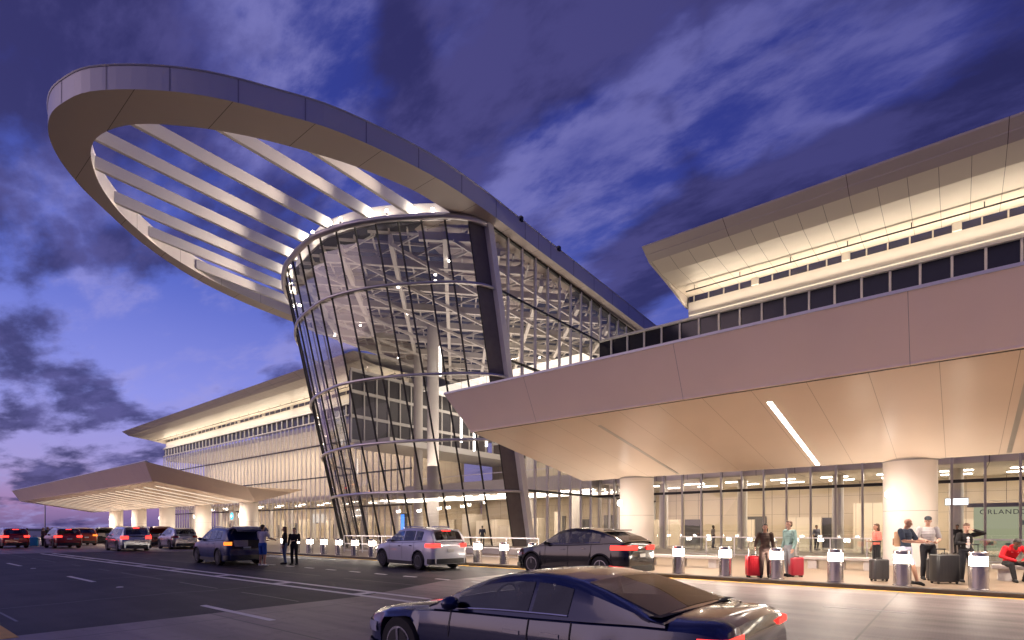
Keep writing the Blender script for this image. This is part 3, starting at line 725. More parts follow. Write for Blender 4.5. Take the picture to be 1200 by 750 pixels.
f_o = fo.build('roof_fascia', M['halo_fascia'], tw)
fj.build('fascia_joint', pbr('joint_metal', (.30, .30, .36), .5, .3), f_o)
fi = MB(); ribbon(fi, hole + [hole[0]], .04, -TH); fi.build('inner_fascia', M['beam'], tw)
ed = MB()
ed.pipe([Vector((p.x, p.y, zroof(p.y) + .07)) for p in outer], .05, 6); ed.build('gutter_edge', M['halo_fascia'], tw)
for y in (27.5, 31.8): MB().box(-21.96, -21.75, y, y + .25, zroof(y) - .1, zroof(y) + .2).build('roof_camera', M['cladding'], tw)
# trellis beams from the prow to the drum rim
def hole_y(x):   # front edge of the opening at this x
    best = None
    for a, b in zip(hole_f, hole_f[1:]):
        if (a.x - x) * (b.x - x) <= 0 and abs(a.x - b.x) > 1e-6:
            y = a.y + (b.y - a.y) * (x - a.x) / (b.x - a.x); best = y if best is None else min(best, y)
    return best
def par_y(x):
    for a, b in zip(par, par[1:]):
        if (a.x - x) * (b.x - x) <= 0: return a.y + (b.y - a.y) * (x - a.x) / (b.x - a.x + 1e-9)
    return 24.
BX = [-26.2, -28.6, -31.7, -34.5, -37.2, -40.0, -42.5, -44.6]
for x in BX:
    y0, y1 = hole_y(x) - .05, par_y(x) - .25
    b = MB(); za, zb = zroof(y0), zroof(y1)
    b.loft([[(x - .11, y, z - dpt), (x + .11, y, z - dpt), (x + .11, y, z - .16), (x - .11, y, z - .16)] for y, z, dpt in ((y0, za, .84), (y1, zb, .86))])
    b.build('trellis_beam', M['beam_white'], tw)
# rim lamps beside every beam
lx = []
for x in BX:
    lx += [(x + .34, .35), (x + 1.25, .55)]
for i, (x, s) in enumerate(lx):
    if x < -45.4 or x > -23.9: continue
    y = par_y(x) - .55; z = zroof(y) - .62
    b = MB(); b.ball((x, y, z), .105 if s > .5 else .14, 10)
    b.build('rim_lamp', M['lamp_rim'], tw, smooth=True)
    MB().box(x - .04, x + .04, y - .04, y + .04, z - .55, z - .08).build('lamp_stem', M['mull'], tw)
    o = light('rim_spot', 'SPOT', (x, y - .05, z), (11000. if s > .5 else 160.), (1., .80, .62), spot=48 if s > .5 else 120, blend=1., radius=.1); aim(o, (0, -1, .06))

# tower interior
FL = lambda y: y
MB().add([(-45.8, 30, .135), (-40, 26, .135), (-32, 24.9, .135), (-25, 27.5, .135), (-22.85, 30, .135), (-22.85, 62, .135), (-45.9, 62, .135)], [(0, 1, 2, 3, 4, 5, 6)]).build('floor', M['infloor'], tw)
# ceiling: dark deck with diagonal lattice below
def plan_front(x):   # y of drum glass at ceiling height
    best = 60.
    for a, b in zip(rim, rim[1:]):
        if (a.x - x) * (b.x - x) <= 0: best = min(best, a.y + (b.y - a.y) * (x - a.x) / (b.x - a.x + 1e-9))
    return best
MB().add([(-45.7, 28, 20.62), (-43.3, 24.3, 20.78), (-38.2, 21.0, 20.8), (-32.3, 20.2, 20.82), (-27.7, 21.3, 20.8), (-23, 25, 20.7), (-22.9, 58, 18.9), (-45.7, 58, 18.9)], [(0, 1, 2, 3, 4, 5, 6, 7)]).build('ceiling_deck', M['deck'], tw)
tr = MB()
def inside(p): return -45.5 < p[0] < -23.1 and plan_front(p[0]) + .55 < p[1] < 57
def clip_line(p, d):
    ts = [t * .25 for t in range(-320, 321)]
    ok = [t for t in ts if inside((p[0] + d[0] * t, p[1] + d[1] * t))]
    return (min(ok), max(ok)) if len(ok) > 6 else None
def zc(y, d): return 20.66 - .0565 * (y - 25) - d if y > 25 else 20.66 - d
for ang, dep, w_, hh, sp_ in ((45, .95, .28, .5, 3.4), (-45, .95, .28, .5, 3.4), (45, .35, .10, .16, 1.15), (-45, .35, .10, .16, 1.15), (0, .62, .09, .14, 1.7), (90, 1.25, .12, .22, 3.4)):
    d = (math.cos(R(ang)), math.sin(R(ang))); nrm = (-d[1], d[0])
    for k in range(-20, 21):
        p = (-34.3 + nrm[0] * k * sp_, 38 + nrm[1] * k * sp_)
        c = clip_line(p, d)
        if c:
            A = (p[0] + d[0] * c[0], p[1] + d[1] * c[0]); B_ = (p[0] + d[0] * c[1], p[1] + d[1] * c[1])
            tr.beam((*A, zc(A[1], dep)), (*B_, zc(B_[1], dep)), w_, hh)
tr.build('ceiling_truss', M['truss'], tw)
rc = random.Random(5)
for i in range(16):
    x, y = rc.uniform(-44, -24), rc.uniform(22, 50)
    if inside((x, y)): MB().lathe([(.09, 0), (.09, .06)], (x, y, zc(y, 1.42)), 10).build('downlight', M['lamp_white'], tw)
# floors, mezzanine and back walls
MB().box(-45.8, -22.9, 38., 62, 5.0, 5.75).build('upper_floor', M['ceil'], tw)
MB().box(-45.8, -22.9, 37.9, 37.998, 4.9, 6.1).build('floor_edge', M['white'], tw)
MB().box(-45.8, -40.2, 31.5, 62, 9.4, 10.).build('mezzanine', M['white'], tw)
MB().box(-45.8, -22.9, 50., 50.3, .14, 5.).build('back_wall', M['inwall'], tw)
MB().box(-45.8, -22.9, 52., 52.3, 5.75, 9.6).build('upper_back_wall', M['inwall2'], tw)
wf = MB(); wp = MB()
wp.box(-45.8, -22.9, 52.05, 52.2, 10., 17.4)
for k in range(16): wf.box(-45.7 + k * 1.5 - .07, -45.7 + k * 1.5 + .07, 51.9, 52.04, 9.6, 17.6)
for z in (9.75, 12.3, 14.9, 17.4): wf.box(-45.8, -22.9, 51.86, 52.046, z - .16, z + .16)
wp.box(-45.86, -45.7, 31, 51, 10.2, 17.); 
for k in range(14): wf.box(-45.69, -45.55, 31 + k * 1.5, 31.14 + k * 1.5, 10., 17.2)
for z in (10.15, 12.6, 15., 17.1): wf.box(-45.69, -45.5, 31, 51, z - .15, z + .15)
wp.build('inner_window', M['pane_dark'], tw); wf.build('inner_window_frame', M['white'], tw)
for x, y, r, h in ((-35.2, 32.2, .5, 19.), (-41.5, 36., .45, 19.), (-28.2, 44, .45, 18.5), (-35.2, 46., .45, 18.5)):
    MB().lathe([(r, .14), (r, h)], (x, y, 0), 24).build('interior_column', M['truss'], tw, smooth=True, angle=40)
rp_ = random.Random(11)
for x, y, z0, z1 in ((-36.5, 37, 9.8, 13.1), (-34.2, 38, 9.3, 12.4), (-31.4, 39.5, 9.2, 12.1), (-28.6, 36.5, 9.9, 13.2), (-26.2, 38.4, 9.0, 12.0), (-30.2, 43, 8.8, 11.6), (-38.6, 41, 9.6, 12.6), (-33., 31.0, 14.2, 16.6), (-25.0, 43, 9.5, 12.3), (-26.8, 33, 8.2, 10.5)):
    o = MB().lathe([(.11, z0), (.11, z1)], (x, y, 0), 10).build('pendant_lamp', M['lamp_pend'], tw)
    MB().tube((x, y, z1), (x, y, zc(y, .9)), .015, n=5).build('pendant_cord', M['mull'], o)
MB().box(-45, -23.2, 38.05, 38.1, 6.75, 6.81).build('balustrade_rail', M['ringrail'], tw)
for k in range(9):
    x = -43.5 + k * 2.3; MB().box(x, x + rp_.uniform(.6, 1.7), 42 + rp_.uniform(0, 4), 46.4, .14, rp_.uniform(1.2, 3.4)).build('interior_counter', M['inwall2'], tw)
for k in range(7): MB().box(-44 + k * 3.1, -42.6 + k * 3.1, 49.85, 49.99, .14, 2.6 + .4 * (k % 2)).build('doorway', M['pane_dark'], tw)
for k in range(9):
    for yy in (40.5, 44.5): MB().box(-44.6 + k * 2.4, -43.4 + k * 2.4, yy, yy + .16, 4.94, 4.985).build('ceiling_lamp', M['lamp_white'], tw)
for x, y, z, p, sx, sy, dr in ((-34.3, 42., 4.8, 900, 20, 6, -1), (-34.3, 45, 16.3, 800, 20, 12, -1), (-31., 32., 7., 1000, 9, 9, 1), (-34.3, 46., 11., 1000, 18, 9, 1), (-35, 31, 4., 300, 8, 4, -1)):
    o = light('interior_light', 'AREA', (x, y, z), p * .95, (1., .87, .73), size=sx, size_y=sy); aim(o, (0, 0, dr))
    o.visible_camera = True
to = thing('display_totem', 'tall glowing blue information totem inside the glass tower', 'sign', (-35.9, 29.6, .14))
MB().rbox(-36.2, -35.6, 29.45, 29.75, .14, 2.9, .05).build('casing', M['cladding'], to)
MB().box(-36.12, -35.68, 29.43, 29.447, .5, 2.8).build('screen', M['blue_screen'], to)

# ------------------------------------------------------------------ bollards
BOLL = [.39, -1.16, -2.71, -4.26, -5.78, -7.33, -8.9, -10.45, -12.0, -13.5, -15.05, -16.6, -18.2, -19.8, -21.3, -22.8, -24.3, -25.85, -27.4, -28.95, -30.5, -32.05, -33.6]
def make_bollard(x):
    t = thing('bollard', '', 'bollard', (x, 17.86, .12), 0, 'lit steel bollards along the kerb')
    MB().lathe([(.215, 0), (.215, .02), (.2, .03), (.2, .60)], (0, 0, 0), 28).build('post', M['steel'], t, True, True, 30)
    MB().lathe([(.185, .60), (.185, .83)], (0, 0, 0), 28).build('lamp_band', M['lamp_bollard'], t, True, True, 30)
    MB().lathe([(.2, .83), (.2, .925), (.185, .94)], (0, 0, 0), 28).build('cap', M['steel'], t, True, True, 30)
    for a in range(4):
        pass
    return t
BL = ['in front of the seated red hoodie, at the near right', 'in front of the man in the navy shirt', 'alone on empty pavement left of the small black suitcase',
      'between the purple suitcase and the teal jacket', 'just left of the bright red suitcase', 'next to the rear of the black coupe', 'behind the tail of the black coupe', 'behind the middle of the black coupe', 'behind the front door of the black coupe',
      'at the front bumper of the black coupe', 'second left of the black coupe nose', 'just behind the white car tail', 'hidden behind the rear half of the white car', 'hidden behind the white car front half', 'level with the white car bonnet',
      'second left of the white car', 'third left of the white car', 'fourth left of the white car', 'fifth left of the white car', 'sixth left of the white car', 'seventh left of the white car', 'third right of the group at the blue car', 'nearest the group standing at the blue car']
b0_ = make_bollard(BOLL[0]); b0_['label'] = 'lit steel bollard ' + BL[0]
for x, l in list(zip(BOLL, BL))[1:]:
    dup(b0_, (x, 17.86, .12), 0, 'lit steel bollard ' + l)

# ------------------------------------------------------------------ vehicles (local: front at -x, rear at +x, ground z = 0)
def interp(tab, u):
    for (a, va), (b, vb) in zip(tab, tab[1:]):
        if u <= b: return va + (vb - va) * (0 if b == a else max(0, (u - a) / (b - a)))
    return tab[-1][1]
STY = {
 'suv': dict(L=4.6, W=1.84, H=1.68, wr=.36, xf=.185, xr=.795, gc=.2,
    belt=[(0, .72), (.02, .86), (.06, .95), (.14, 1.01), (.27, 1.08), (.6, 1.10), (.86, 1.16), (.96, 1.14), (.985, 1.08), (1, .9)],
    roof=[(.245, 1.07), (.42, 1.57), (.5, 1.65), (.6, 1.68), (.78, 1.65), (.915, 1.57), (.945, 1.50), (.992, 1.12)],
    win=((.335, .53), (.545, .715), (.73, .84)), rw=(.942, .985), tl=(.90, 1.05), tls=.905),
 'coupe': dict(L=4.85, W=1.9, H=1.66, wr=.385, xf=.19, xr=.80, gc=.2,
    belt=[(0, .70), (.02, .84), (.07, .95), (.16, 1.01), (.28, 1.07), (.6, 1.12), (.88, 1.2), (.965, 1.2), (.985, 1.12), (1, .92)],
    roof=[(.25, 1.06), (.42, 1.54), (.5, 1.63), (.57, 1.66), (.68, 1.63), (.8, 1.52), (.9, 1.38), (.975, 1.21)],
    win=((.335, .52), (.535, .70), (.715, .79)), rw=(.80, .955), tl=(.96, 1.10), tls=.88),
 'van': dict(L=5.1, W=1.98, H=1.76, wr=.36, xf=.175, xr=.775, gc=.17,
    belt=[(0, .68), (.02, .84), (.07, .95), (.14, 1.02), (.22, 1.10), (.6, 1.08), (.95, 1.1), (.985, 1.06), (1, .9)],
    roof=[(.19, 1.07), (.36, 1.6), (.45, 1.71), (.6, 1.76), (.85, 1.73), (.95, 1.66), (.965, 1.55), (.995, 1.1)],
    win=((.29, .46), (.475, .69), (.705, .92)), rw=(.962, .99), tl=(.88, 1.1), tls=.955),
 'sedan': dict(L=4.5, W=1.86, H=1.22, wr=.33, xf=.19, xr=.80, gc=.15,
    belt=[(0, .50), (.02, .60), (.05, .66), (.1, .70), (.2, .76), (.32, .82), (.45, .84), (.6, .86), (.75, .89), (.85, .915), (.95, .925), (.98, .90), (.992, .86), (1, .76)],
    roof=[(.30, .82), (.36, .96), (.41, 1.06), (.46, 1.14), (.5, 1.185), (.55, 1.215), (.6, 1.225), (.65, 1.215), (.7, 1.18), (.76, 1.11), (.82, 1.025), (.87, .955), (.90, .925)],
    win=((.39, .60), (.61, .70)), rw=(.715, .875), tl=(.795, .845), tls=.96),
}
def car(name, label, cat, style, pm, loc, rz, tail='tail', open_hatch=False, rim='rim', extras=True, brake=True, group=None, scale=1., headlamp=False):
    S = STY[style]; Lc, W, wr = S['L'], S['W'], S['wr']; h = W / 2
    t = thing(name, label, cat, loc, rz, group); t.scale = (scale,) * 3
    X = lambda u: (u - .5) * Lc
    wtab = [(0, .66), (.012, .78), (.05, .91), (.12, .98), (.3, 1), (.7, 1), (.9, .985), (.965, .94), (.99, .87), (1, .80)]
    wid = lambda u: h * interp(wtab, u)
    belt = lambda u: interp(S['belt'], u); roof = lambda u: interp(S['roof'], u)
    ra = wr + .055
    gcl = S['gc']
    def zbot(u):
        x = X(u); z = gcl + (.05 if u < .06 or u > .95 else 0)
        for xc in (X(S['xf']), X(S['xr'])):
            d = abs(x - xc)
            if d < ra: z = max(z, wr + math.sqrt(ra * ra - d * d) * .985)
        return z
    us = set([0, .006, .02, .04, .07, .1, .3, .38, .46, .54, .62, .7, .9, .93, .955, .975, .99, .997, 1.])
    for c in (S['xf'], S['xr']):
        for k in range(-8, 9): us.add(c + ra / Lc * math.sin(k / 8 * math.pi / 2))
        us.add(c - ra / Lc - .002); us.add(c + ra / Lc + .002)
    us |= {.14, .2, .24, .27, .86, .83}
    us = sorted(u for u in us if 0 <= u <= 1)
    rings = []
    for u in us:
        w_, zt, zb = wid(u), belt(u), zbot(u)
        zb = min(zb, zt - .12)
        zm = max(.62 if style != 'sedan' else .5, zb + .02); zl = max(.42, zb + .01)
        pts = [(0, zt + .035), (.55 * w_, zt + .028), (.86 * w_, zt + .002), (.955 * w_, zt - .05), (.985 * w_, max(zt - .16, zm + .01)), (w_, zm), (.985 * w_, zl), (.95 * w_, zb), (0, zb)]
        rings.append([(X(u), y, z) for y, z in pts] + [(X(u), -y, z) for y, z in reversed(pts[1:-1])])
    bd = MB().loft(rings, True, True).build('body', pm, t, True, True, 32)
    # greenhouse
    g0, g1 = S['roof'][0][0], S['roof'][-1][0]
    wedge = [q for ab in S['win'] for q in ab]
    wa = S['roof'][0][0] + .02; wb = [u for u, z in S['roof'] if u > .35][0] + .02
    r0_, r1_ = S['rw']
    gu = sorted(set([round(g0 + (g1 - g0) * k / 40, 4) for k in range(41)] + [a for a, _ in S['roof']] + wedge + [wa, wb, r0_, r1_]))
    def sec(u):
        zr = roof(u); zb = belt(u) - .03; k = min(1, max(0, (zr - belt(u)) / (S['H'] - 1.12 if style != 'sedan' else .36)))
        yb = wid(u) * .945; yr = wid(u) * (.945 - .19 * k)
        return zb, max(zr, zb + .03), yb, yr
    gv = []; 
    for u in gu:
        zb, zr, yb, yr = sec(u); q = zr - zb
        tab = [(0, yb), (.5, yb + (yr - yb) * .55), (.84, yr + .015), (1, yr - .06)]
        half = [(interp(tab, v), zb + q * v) for v in (0, .14, .5, .80, .92)] + [(yr - .06, zr - .004), ((yr - .06) * .9, zr + .004), (yr * .5, zr + .018), (0, zr + .025)]
        gv.append([(X(u), y, z) for y, z in half] + [(X(u), -y, z) for y, z in reversed(half[:-1])])
    cbm = MB(); nv = len(gv[0]); cbm.v = [p for r_ in gv for p in r_]
    inw = lambda um: any(a_ < um < b_ for a_, b_ in S['win'])
    for i in range(len(gu) - 1):
        um = (gu[i] + gu[i + 1]) / 2
        for j in range(nv - 1):
            jj = j if j < nv // 2 else nv - 2 - j
            if jj in (1, 2) and inw(um): continue
            if jj in (6, 7) and (wa < um < wb or (r0_ < um < r1_ and not open_hatch)): continue
            cbm.f.append((i * nv + j, i * nv + j + 1, (i + 1) * nv + j + 1, (i + 1) * nv + j)); cbm.m.append(0)
    cab = cbm.build('roof', pm, t, True, True, 30)
    # cabin: dark trim, seats, wheel
    us2 = [g0 + .01 + (g1 - g0 - .02) * k / 10 for k in range(11)]
    MB().loft([[(X(u), y * wid(u) * .90, belt(u) + .042) for y in (-1, 0, 1)] for u in us2], False, False).build('cabin_trim', M['trim'], t, True)
    zS = belt(.55) - .02; top = S['H'] - .30 if style != 'sedan' else S['H'] - .17
    for xx in ((.50, .70) if style != 'sedan' else (.535,)):
        for sgn in (1, -1):
            if xx > .6 and open_hatch: continue
            st_ = MB(); st_.rbox(X(xx) - .06, X(xx) + .07, sgn * .38 - .22, sgn * .38 + .22, zS, top - .06, .05)
            st_.rbox(X(xx) - .03, X(xx) + .06, sgn * .38 - .12, sgn * .38 + .12, top - .05, top + .10, .04); st_.build('seat', M['seat'], t, True, True, 40)
    wh = MB(); xw = X(S['win'][0][0] + .055)
    wh.pipe([(xw + .05 * math.sin(a_), -.38 + .18 * math.cos(a_), zS + .06 + .17 * math.sin(a_)) for a_ in [2 * math.pi * q / 16 for q in range(17)]], .014, 6); wh.build('steering_wheel', M['trim'], t, True, True)
    def side_pt(u, v, sgn, off):
        zb, zr, yb, yr = sec(u); q = zr - zb
        tab = [(0, yb), (.5, yb + (yr - yb) * .55), (.84, yr + .015), (1, yr - .06)]
        return (X(u), sgn * (interp(tab, v) + off), zb + q * v)
    for sgn in (1, -1):
        MB().pipe([side_pt(S['win'][0][0] + (S['win'][-1][1] - S['win'][0][0]) * q / 8, .115, sgn, .006) for q in range(9)], .009, 5).build('window_trim', M['chrome'] if style in ('sedan', 'coupe') else M['cladding'], t, True)
    for sgn in (1, -1):
        for (a, b) in S['win']:
            m = MB(); ring = []
            n = 7
            lo = [side_pt(a + (b - a) * i / n, .14, sgn, .008) for i in range(n + 1)]
            mid = [side_pt(a + (b - a) * i / n, .5, sgn, .008) for i in range(n + 1)]
            hi = [side_pt(a + (b - a) * i / n, .80, sgn, .008) for i in range(n + 1)]
            m.loft([lo, mid, hi], False, False); m.build('side_window', M['carglass'], t, True, True)
    def top_patch(nm, a, b, f, mat):
        rows = []
        for i in range(7):
            u = a + (b - a) * i / 6; zb, zr, yb, yr = sec(u)
            rows.append([(X(u) + (.006 if a > .5 else -.006), (yr - .06) * f * y, zr + .010 + (.010 if abs(y) < .8 else 0) + (.008 if y == 0 else 0)) for y in (-1, -.55, 0, .55, 1)])
        MB().loft(rows, False, False).build(nm, mat, t, True, True)
    top_patch('windscreen', wa, wb, .93, M['carglass'])
    if not open_hatch: top_patch('rear_window', S['rw'][0], S['rw'][1], .92, M['carglass'])
    # wheels with a spoked rim
    for u in (S['xf'], S['xr']):
        for sgn in (1, -1):
            yc = sgn * (h - .13)
            ty = MB().lathe([(wr * .62, -.11), (wr * .93, -.115), (wr, -.075), (wr, .075), (wr * .93, .115), (wr * .62, .11)], (X(u), yc, wr), 28, 'y').build('wheel', M['tyre'], t, True, True, 40)
            rm = MB(); yo = yc + sgn * .10
            rm.lathe([(wr * .64, -.02), (wr * .66, .02), (wr * .57, .025), (wr * .55, -.02)], (X(u), yo, wr), 28, 'y')
            for k in range(5):
                a = 2 * math.pi * k / 5 + .3
                ca, sa = math.cos(a), math.sin(a)
                rm.beam((X(u) + .03 * ca, yo, wr + .03 * sa), (X(u) + wr * .6 * ca, yo + sgn * .01, wr + wr * .6 * sa), .035, .07)
            rm.lathe([(.06, -.02), (.06, .02), (.03, .03)], (X(u), yo, wr), 12, 'y')
            r_ = rm.build('rim', M[rim], ty, True, True, 30)
            MB().lathe([(wr * .56, -.03), (wr * .56, -.02)], (X(u), yo, wr), 20, 'y').build('brake_disc', M['cladding'], ty, True)
    # black wheel-arch trims and sills
    if style != 'sedan':
        for u in (S['xf'], S['xr']):
            for sgn in (1, -1):
                pts = []
                for k in range(0, 13):
                    a = math.pi * (-.02 + 1.04 * k / 12)
                    pts.append((X(u) + (ra + .012) * math.cos(a), sgn * (h * .985), wr + (ra + .012) * math.sin(a) * .985))
                MB().pipe(pts, .028, 6).build('wheel_arch_trim', M['cladding'], t, True, True)
    for sgn in (1, -1):
        MB().box(X(S['xf']) + ra, X(S['xr']) - ra, sgn * h * .955 - .02, sgn * h * .955 + .02, gcl - .01, gcl + .13).build('sill', M['cladding'], t, True)
    # wrap-around strip on the end of the car
    def wrap(nm, mat, z0, z1, rear, us_, inner, off=.012 if style != 'sedan' else .005):
        pts = [(X(u), wid(u) * 1.0) for u in us_]
        xe = X(1 if rear else 0)
        e = wid(1 if rear else 0)
        pts.append((xe, inner * e))
        o_ = None
        for sgn in ((1, -1) if inner > .02 else (0,)):
            q = [(x, y * sgn) for x, y in pts] if sgn else [(x, y) for x, y in pts] + [(x, -y) for x, y in reversed(pts[:-1])]
            cx_ = xe - (.9 if rear else -.9)
            rows = []
            for z, k in ((z0, 1.), (z0 + (z1 - z0) * .5, 1.006), (z1, .992)):
                rows.append([((x + (off if rear else -off)), y * k + (off if y > 0 else -off) * (1 if abs(y) > .3 else 0), z) for x, y in q])
            o_ = MB().loft(rows, False, False).build(nm, mat, t, True, True, 50)
        return o_
    zt0, zt1 = S['tl']
    wrap('tail_light', M[tail], zt0, zt1, True, (S['tls'] if not open_hatch else .945, .955, .975, .99, .997), .84 if open_hatch else .62 if style != 'coupe' else .35)
    if style == 'coupe': pass
    wrap('bumper', M['cladding'], gcl + .06, .46 if style != 'sedan' else .36, True, (.93, .965, .985, .997), 0.)
    wrap('bumper', M['cladding'], gcl + .06, .40 if style != 'sedan' else .30, False, (.07, .03, .012, .004), 0.)
    hz = belt(.03)
    wrap('headlight', M['headlens'] if not headlamp else M['head'], hz - .20, hz - .08, False, (.09, .05, .02, .006), .62)
    xr_ = X(1)
    pz = .78 if style != 'sedan' else .58
    MB().box(xr_ + .012, xr_ + .03, -.16, .16, pz - .055, pz + .055).build('number_plate', M['plate'], t, True)
    if not open_hatch:
        u = S['rw'][0] - .012
        if brake: MB().box(X(u) - .02, X(u) + .05, -.19, .19, roof(u) - .012, roof(u) + .035).build('brake_light', M['tail'], t, True)
        if style in ('suv', 'van'): MB().box(X(u) - .22, X(u) + .09, -.60, .60, roof(u) + .036, roof(u) + .066).build('spoiler', pm, t, True)
        if style == 'coupe': MB().box(X(.80) - .1, X(.80) + .24, -.58, .58, roof(.80) + .05, roof(.80) + .085).build('spoiler', pm, t, True)
    if style != 'sedan' and extras:
        for sgn in (1, -1): MB().pipe([side_pt(u, .97, sgn, -.03)[:2] + (roof(u) + .05,) for u in (.46, .56, .68, .8)], .018, 6).build('roof_rail', M['chrome'] if style == 'suv' else M['cladding'], t, True)
    for sgn in (1, -1):
        mx_ = S['win'][0][0] + .005
        q = side_pt(mx_, .16, sgn, .06)
        MB().ball((q[0], q[1] + sgn * .05, q[2] + .05), (.08, .11, .075), 10).build('mirror', pm if style != 'coupe' else M['cladding'], t, True, True)
        for k, (a, b) in enumerate(S['win'][:2]):
            hx = X(b - .035)
            MB().box(hx - .1, hx + .1, sgn * wid(b) * .992 - .004, sgn * wid(b) * .992 + .022, belt(b) - .19, belt(b) - .155).build('door_handle', M['chrome'], t, True)
        sm_ = MB()
        for u in (S['win'][0][0] - .012, S['win'][0][1] + .008, S['win'][1][1] + .012 if style != 'coupe' else .725):
            ww = wid(u)
            sm_.loft([[(X(u) - .006, sgn * y, z), (X(u) + .006, sgn * y, z)] for y, z in ((ww * .96, belt(u) - .04), (ww * .99, belt(u) - .15), (ww * 1.004, .62), (ww * .99, .42), (ww * .965, gcl + .14))], False, False)
        sm_.build('door_seam', M['dark'], t, True)
    if open_hatch:
        u = S['roof'][-3][0] - .005; xh, zh = X(u), roof(u)
        yy = wid(.95) * .74
        tg = MB(); ang = R(12)
        rows = []
        for k, (d, up) in enumerate(((0, 0), (.25, .07), (.6, .10), (.95, .03), (1.15, -.10))):
            rows.append([(xh + d * math.cos(ang), y * yy, zh + .03 + up + d * math.sin(ang) * .35 - .02 * abs(y)) for y in (-1, -.5, 0, .5, 1)])
        rows2 = [[(p[0], p[1], p[2] - .07) for p in r_] for r_ in rows]
        tg.loft(rows, False, False); tg.loft(rows2, False, False)
        tg.loft([[a, b] for a, b in zip(rows[-1], rows2[-1])], False, False)
        for j in (0, -1): tg.loft([[a[j], b[j]] for a, b in zip(rows, rows2)], False, False)
        gt = tg.build('tailgate', pm, t, True, True, 30)
        MB().loft([[(p[0] + .03, p[1] * .8, p[2] - .008) for p in r_] for r_ in rows2[1:4]], False, False).build('gate_window', M['carglass'], gt, True)
        for sgn in (1, -1): MB().tube((xh + .1, sgn * yy * .95, zh - .35), (xh + .6, sgn * yy * .95, zh + .06), .015, n=6).build('gate_strut', M['steel'], gt, True)
        # the cargo opening, a flat dark sheet painted for its shaded inside, with a bag
        y_ = wid(.985) * .80
        co_ = MB()
        co_.loft([[(xh + .015 + (X(1) - xh) * k + .02, y_ * f * s_, z) for s_ in (-1, 1)] for z, k, f in ((zh - .03, .0, .86), (1.1, .86, .98), (.74, 1.0, .98))], False, False)
        co_.build('cargo_shade_sheet', M['cargo'], t, True)
        bg = MB(); bg.rbox(X(.97), X(1.004), -.55, .05, .78, 1.12, .03); bg.build('cargo_bag', M['stone'], t, True)
    return t
car('parked_car', 'white crossover with lit red tail lamps stopped beside the bollards before the glass drum', 'car', 'suv', paint('white_paint', (.62, .63, .68), .1, .25), (-17.75, 15.4, 0), R(-8), rim='rim')
car('parked_car', 'black sloping-roof crossover waiting at the kerb by the canopy column', 'car', 'coupe', paint('black_paint', (.012, .012, .014), .2, .16), (-10.25, 16.35, 0), R(-5), extras=False, brake=False)
car('parked_car', 'dark blue hatchback crossover with its tailgate raised', 'car', 'suv', pbr('navy_paint', (.008, .016, .085), .3, .1, var=.03, coat=.45), (-26.75, 11.45, 0), R(-4), tail='amber', open_hatch=True, rim='rim_dark')
car('minivan', 'silver grey minivan driving away under the far canopy with lit tail lamps', 'van', 'van', paint('silver_paint', (.36, .38, .42), .7, .25), (-47.9, 13.3, 0), R(-3))
car('parked_car', 'silver crossover parked right of the silver minivan', 'car', 'suv', paint('silver_light_paint', (.45, .44, .47), .7, .25), (-49.3, 17.1, 0), R(-4), tail='tail_off', brake=False)
car('moving_car', 'dark red crossover with glowing brake lamps left of the minivan', 'car', 'suv', paint('red_paint', (.26, .012, .015), .3, .2), (-58.6, 11.6, 0), R(0))
car('moving_car', 'bright red crossover cut by the left picture edge, brake lamps glowing', 'car', 'suv', paint('bright_red_paint', (.36, .018, .016), .3, .2), (-62.2, 8.8, 0), R(2))
car('parked_car', 'dark red van with raised tailgate behind the silver minivan', 'van', 'van', paint('maroon_paint', (.16, .012, .014), .3, .2), (-58.3, 18.0, 0), R(-2), open_hatch=True)
car('parked_car', 'black crossover with raised tailgate far under the canopy', 'car', 'suv', paint('black_paint_far', (.014, .014, .016), .3, .2), (-73., 17.6, 0), R(-2), open_hatch=True)
car('parked_car', 'small orange red crossover half hidden behind the dark red one', 'car', 'suv', paint('orange_paint', (.3, .05, .02), .3, .2), (-66.5, 14.6, 0), R(-2), tail='amber', brake=False)
car('moving_car', 'low dark blue sports car passing close to the viewer with bright red tail lamps', 'car', 'sedan', paint('midnight_paint', (.012, .018, .065), .35, .2), (-3.5, 4.85, 0), R(-1.5), brake=False, rim='rim')

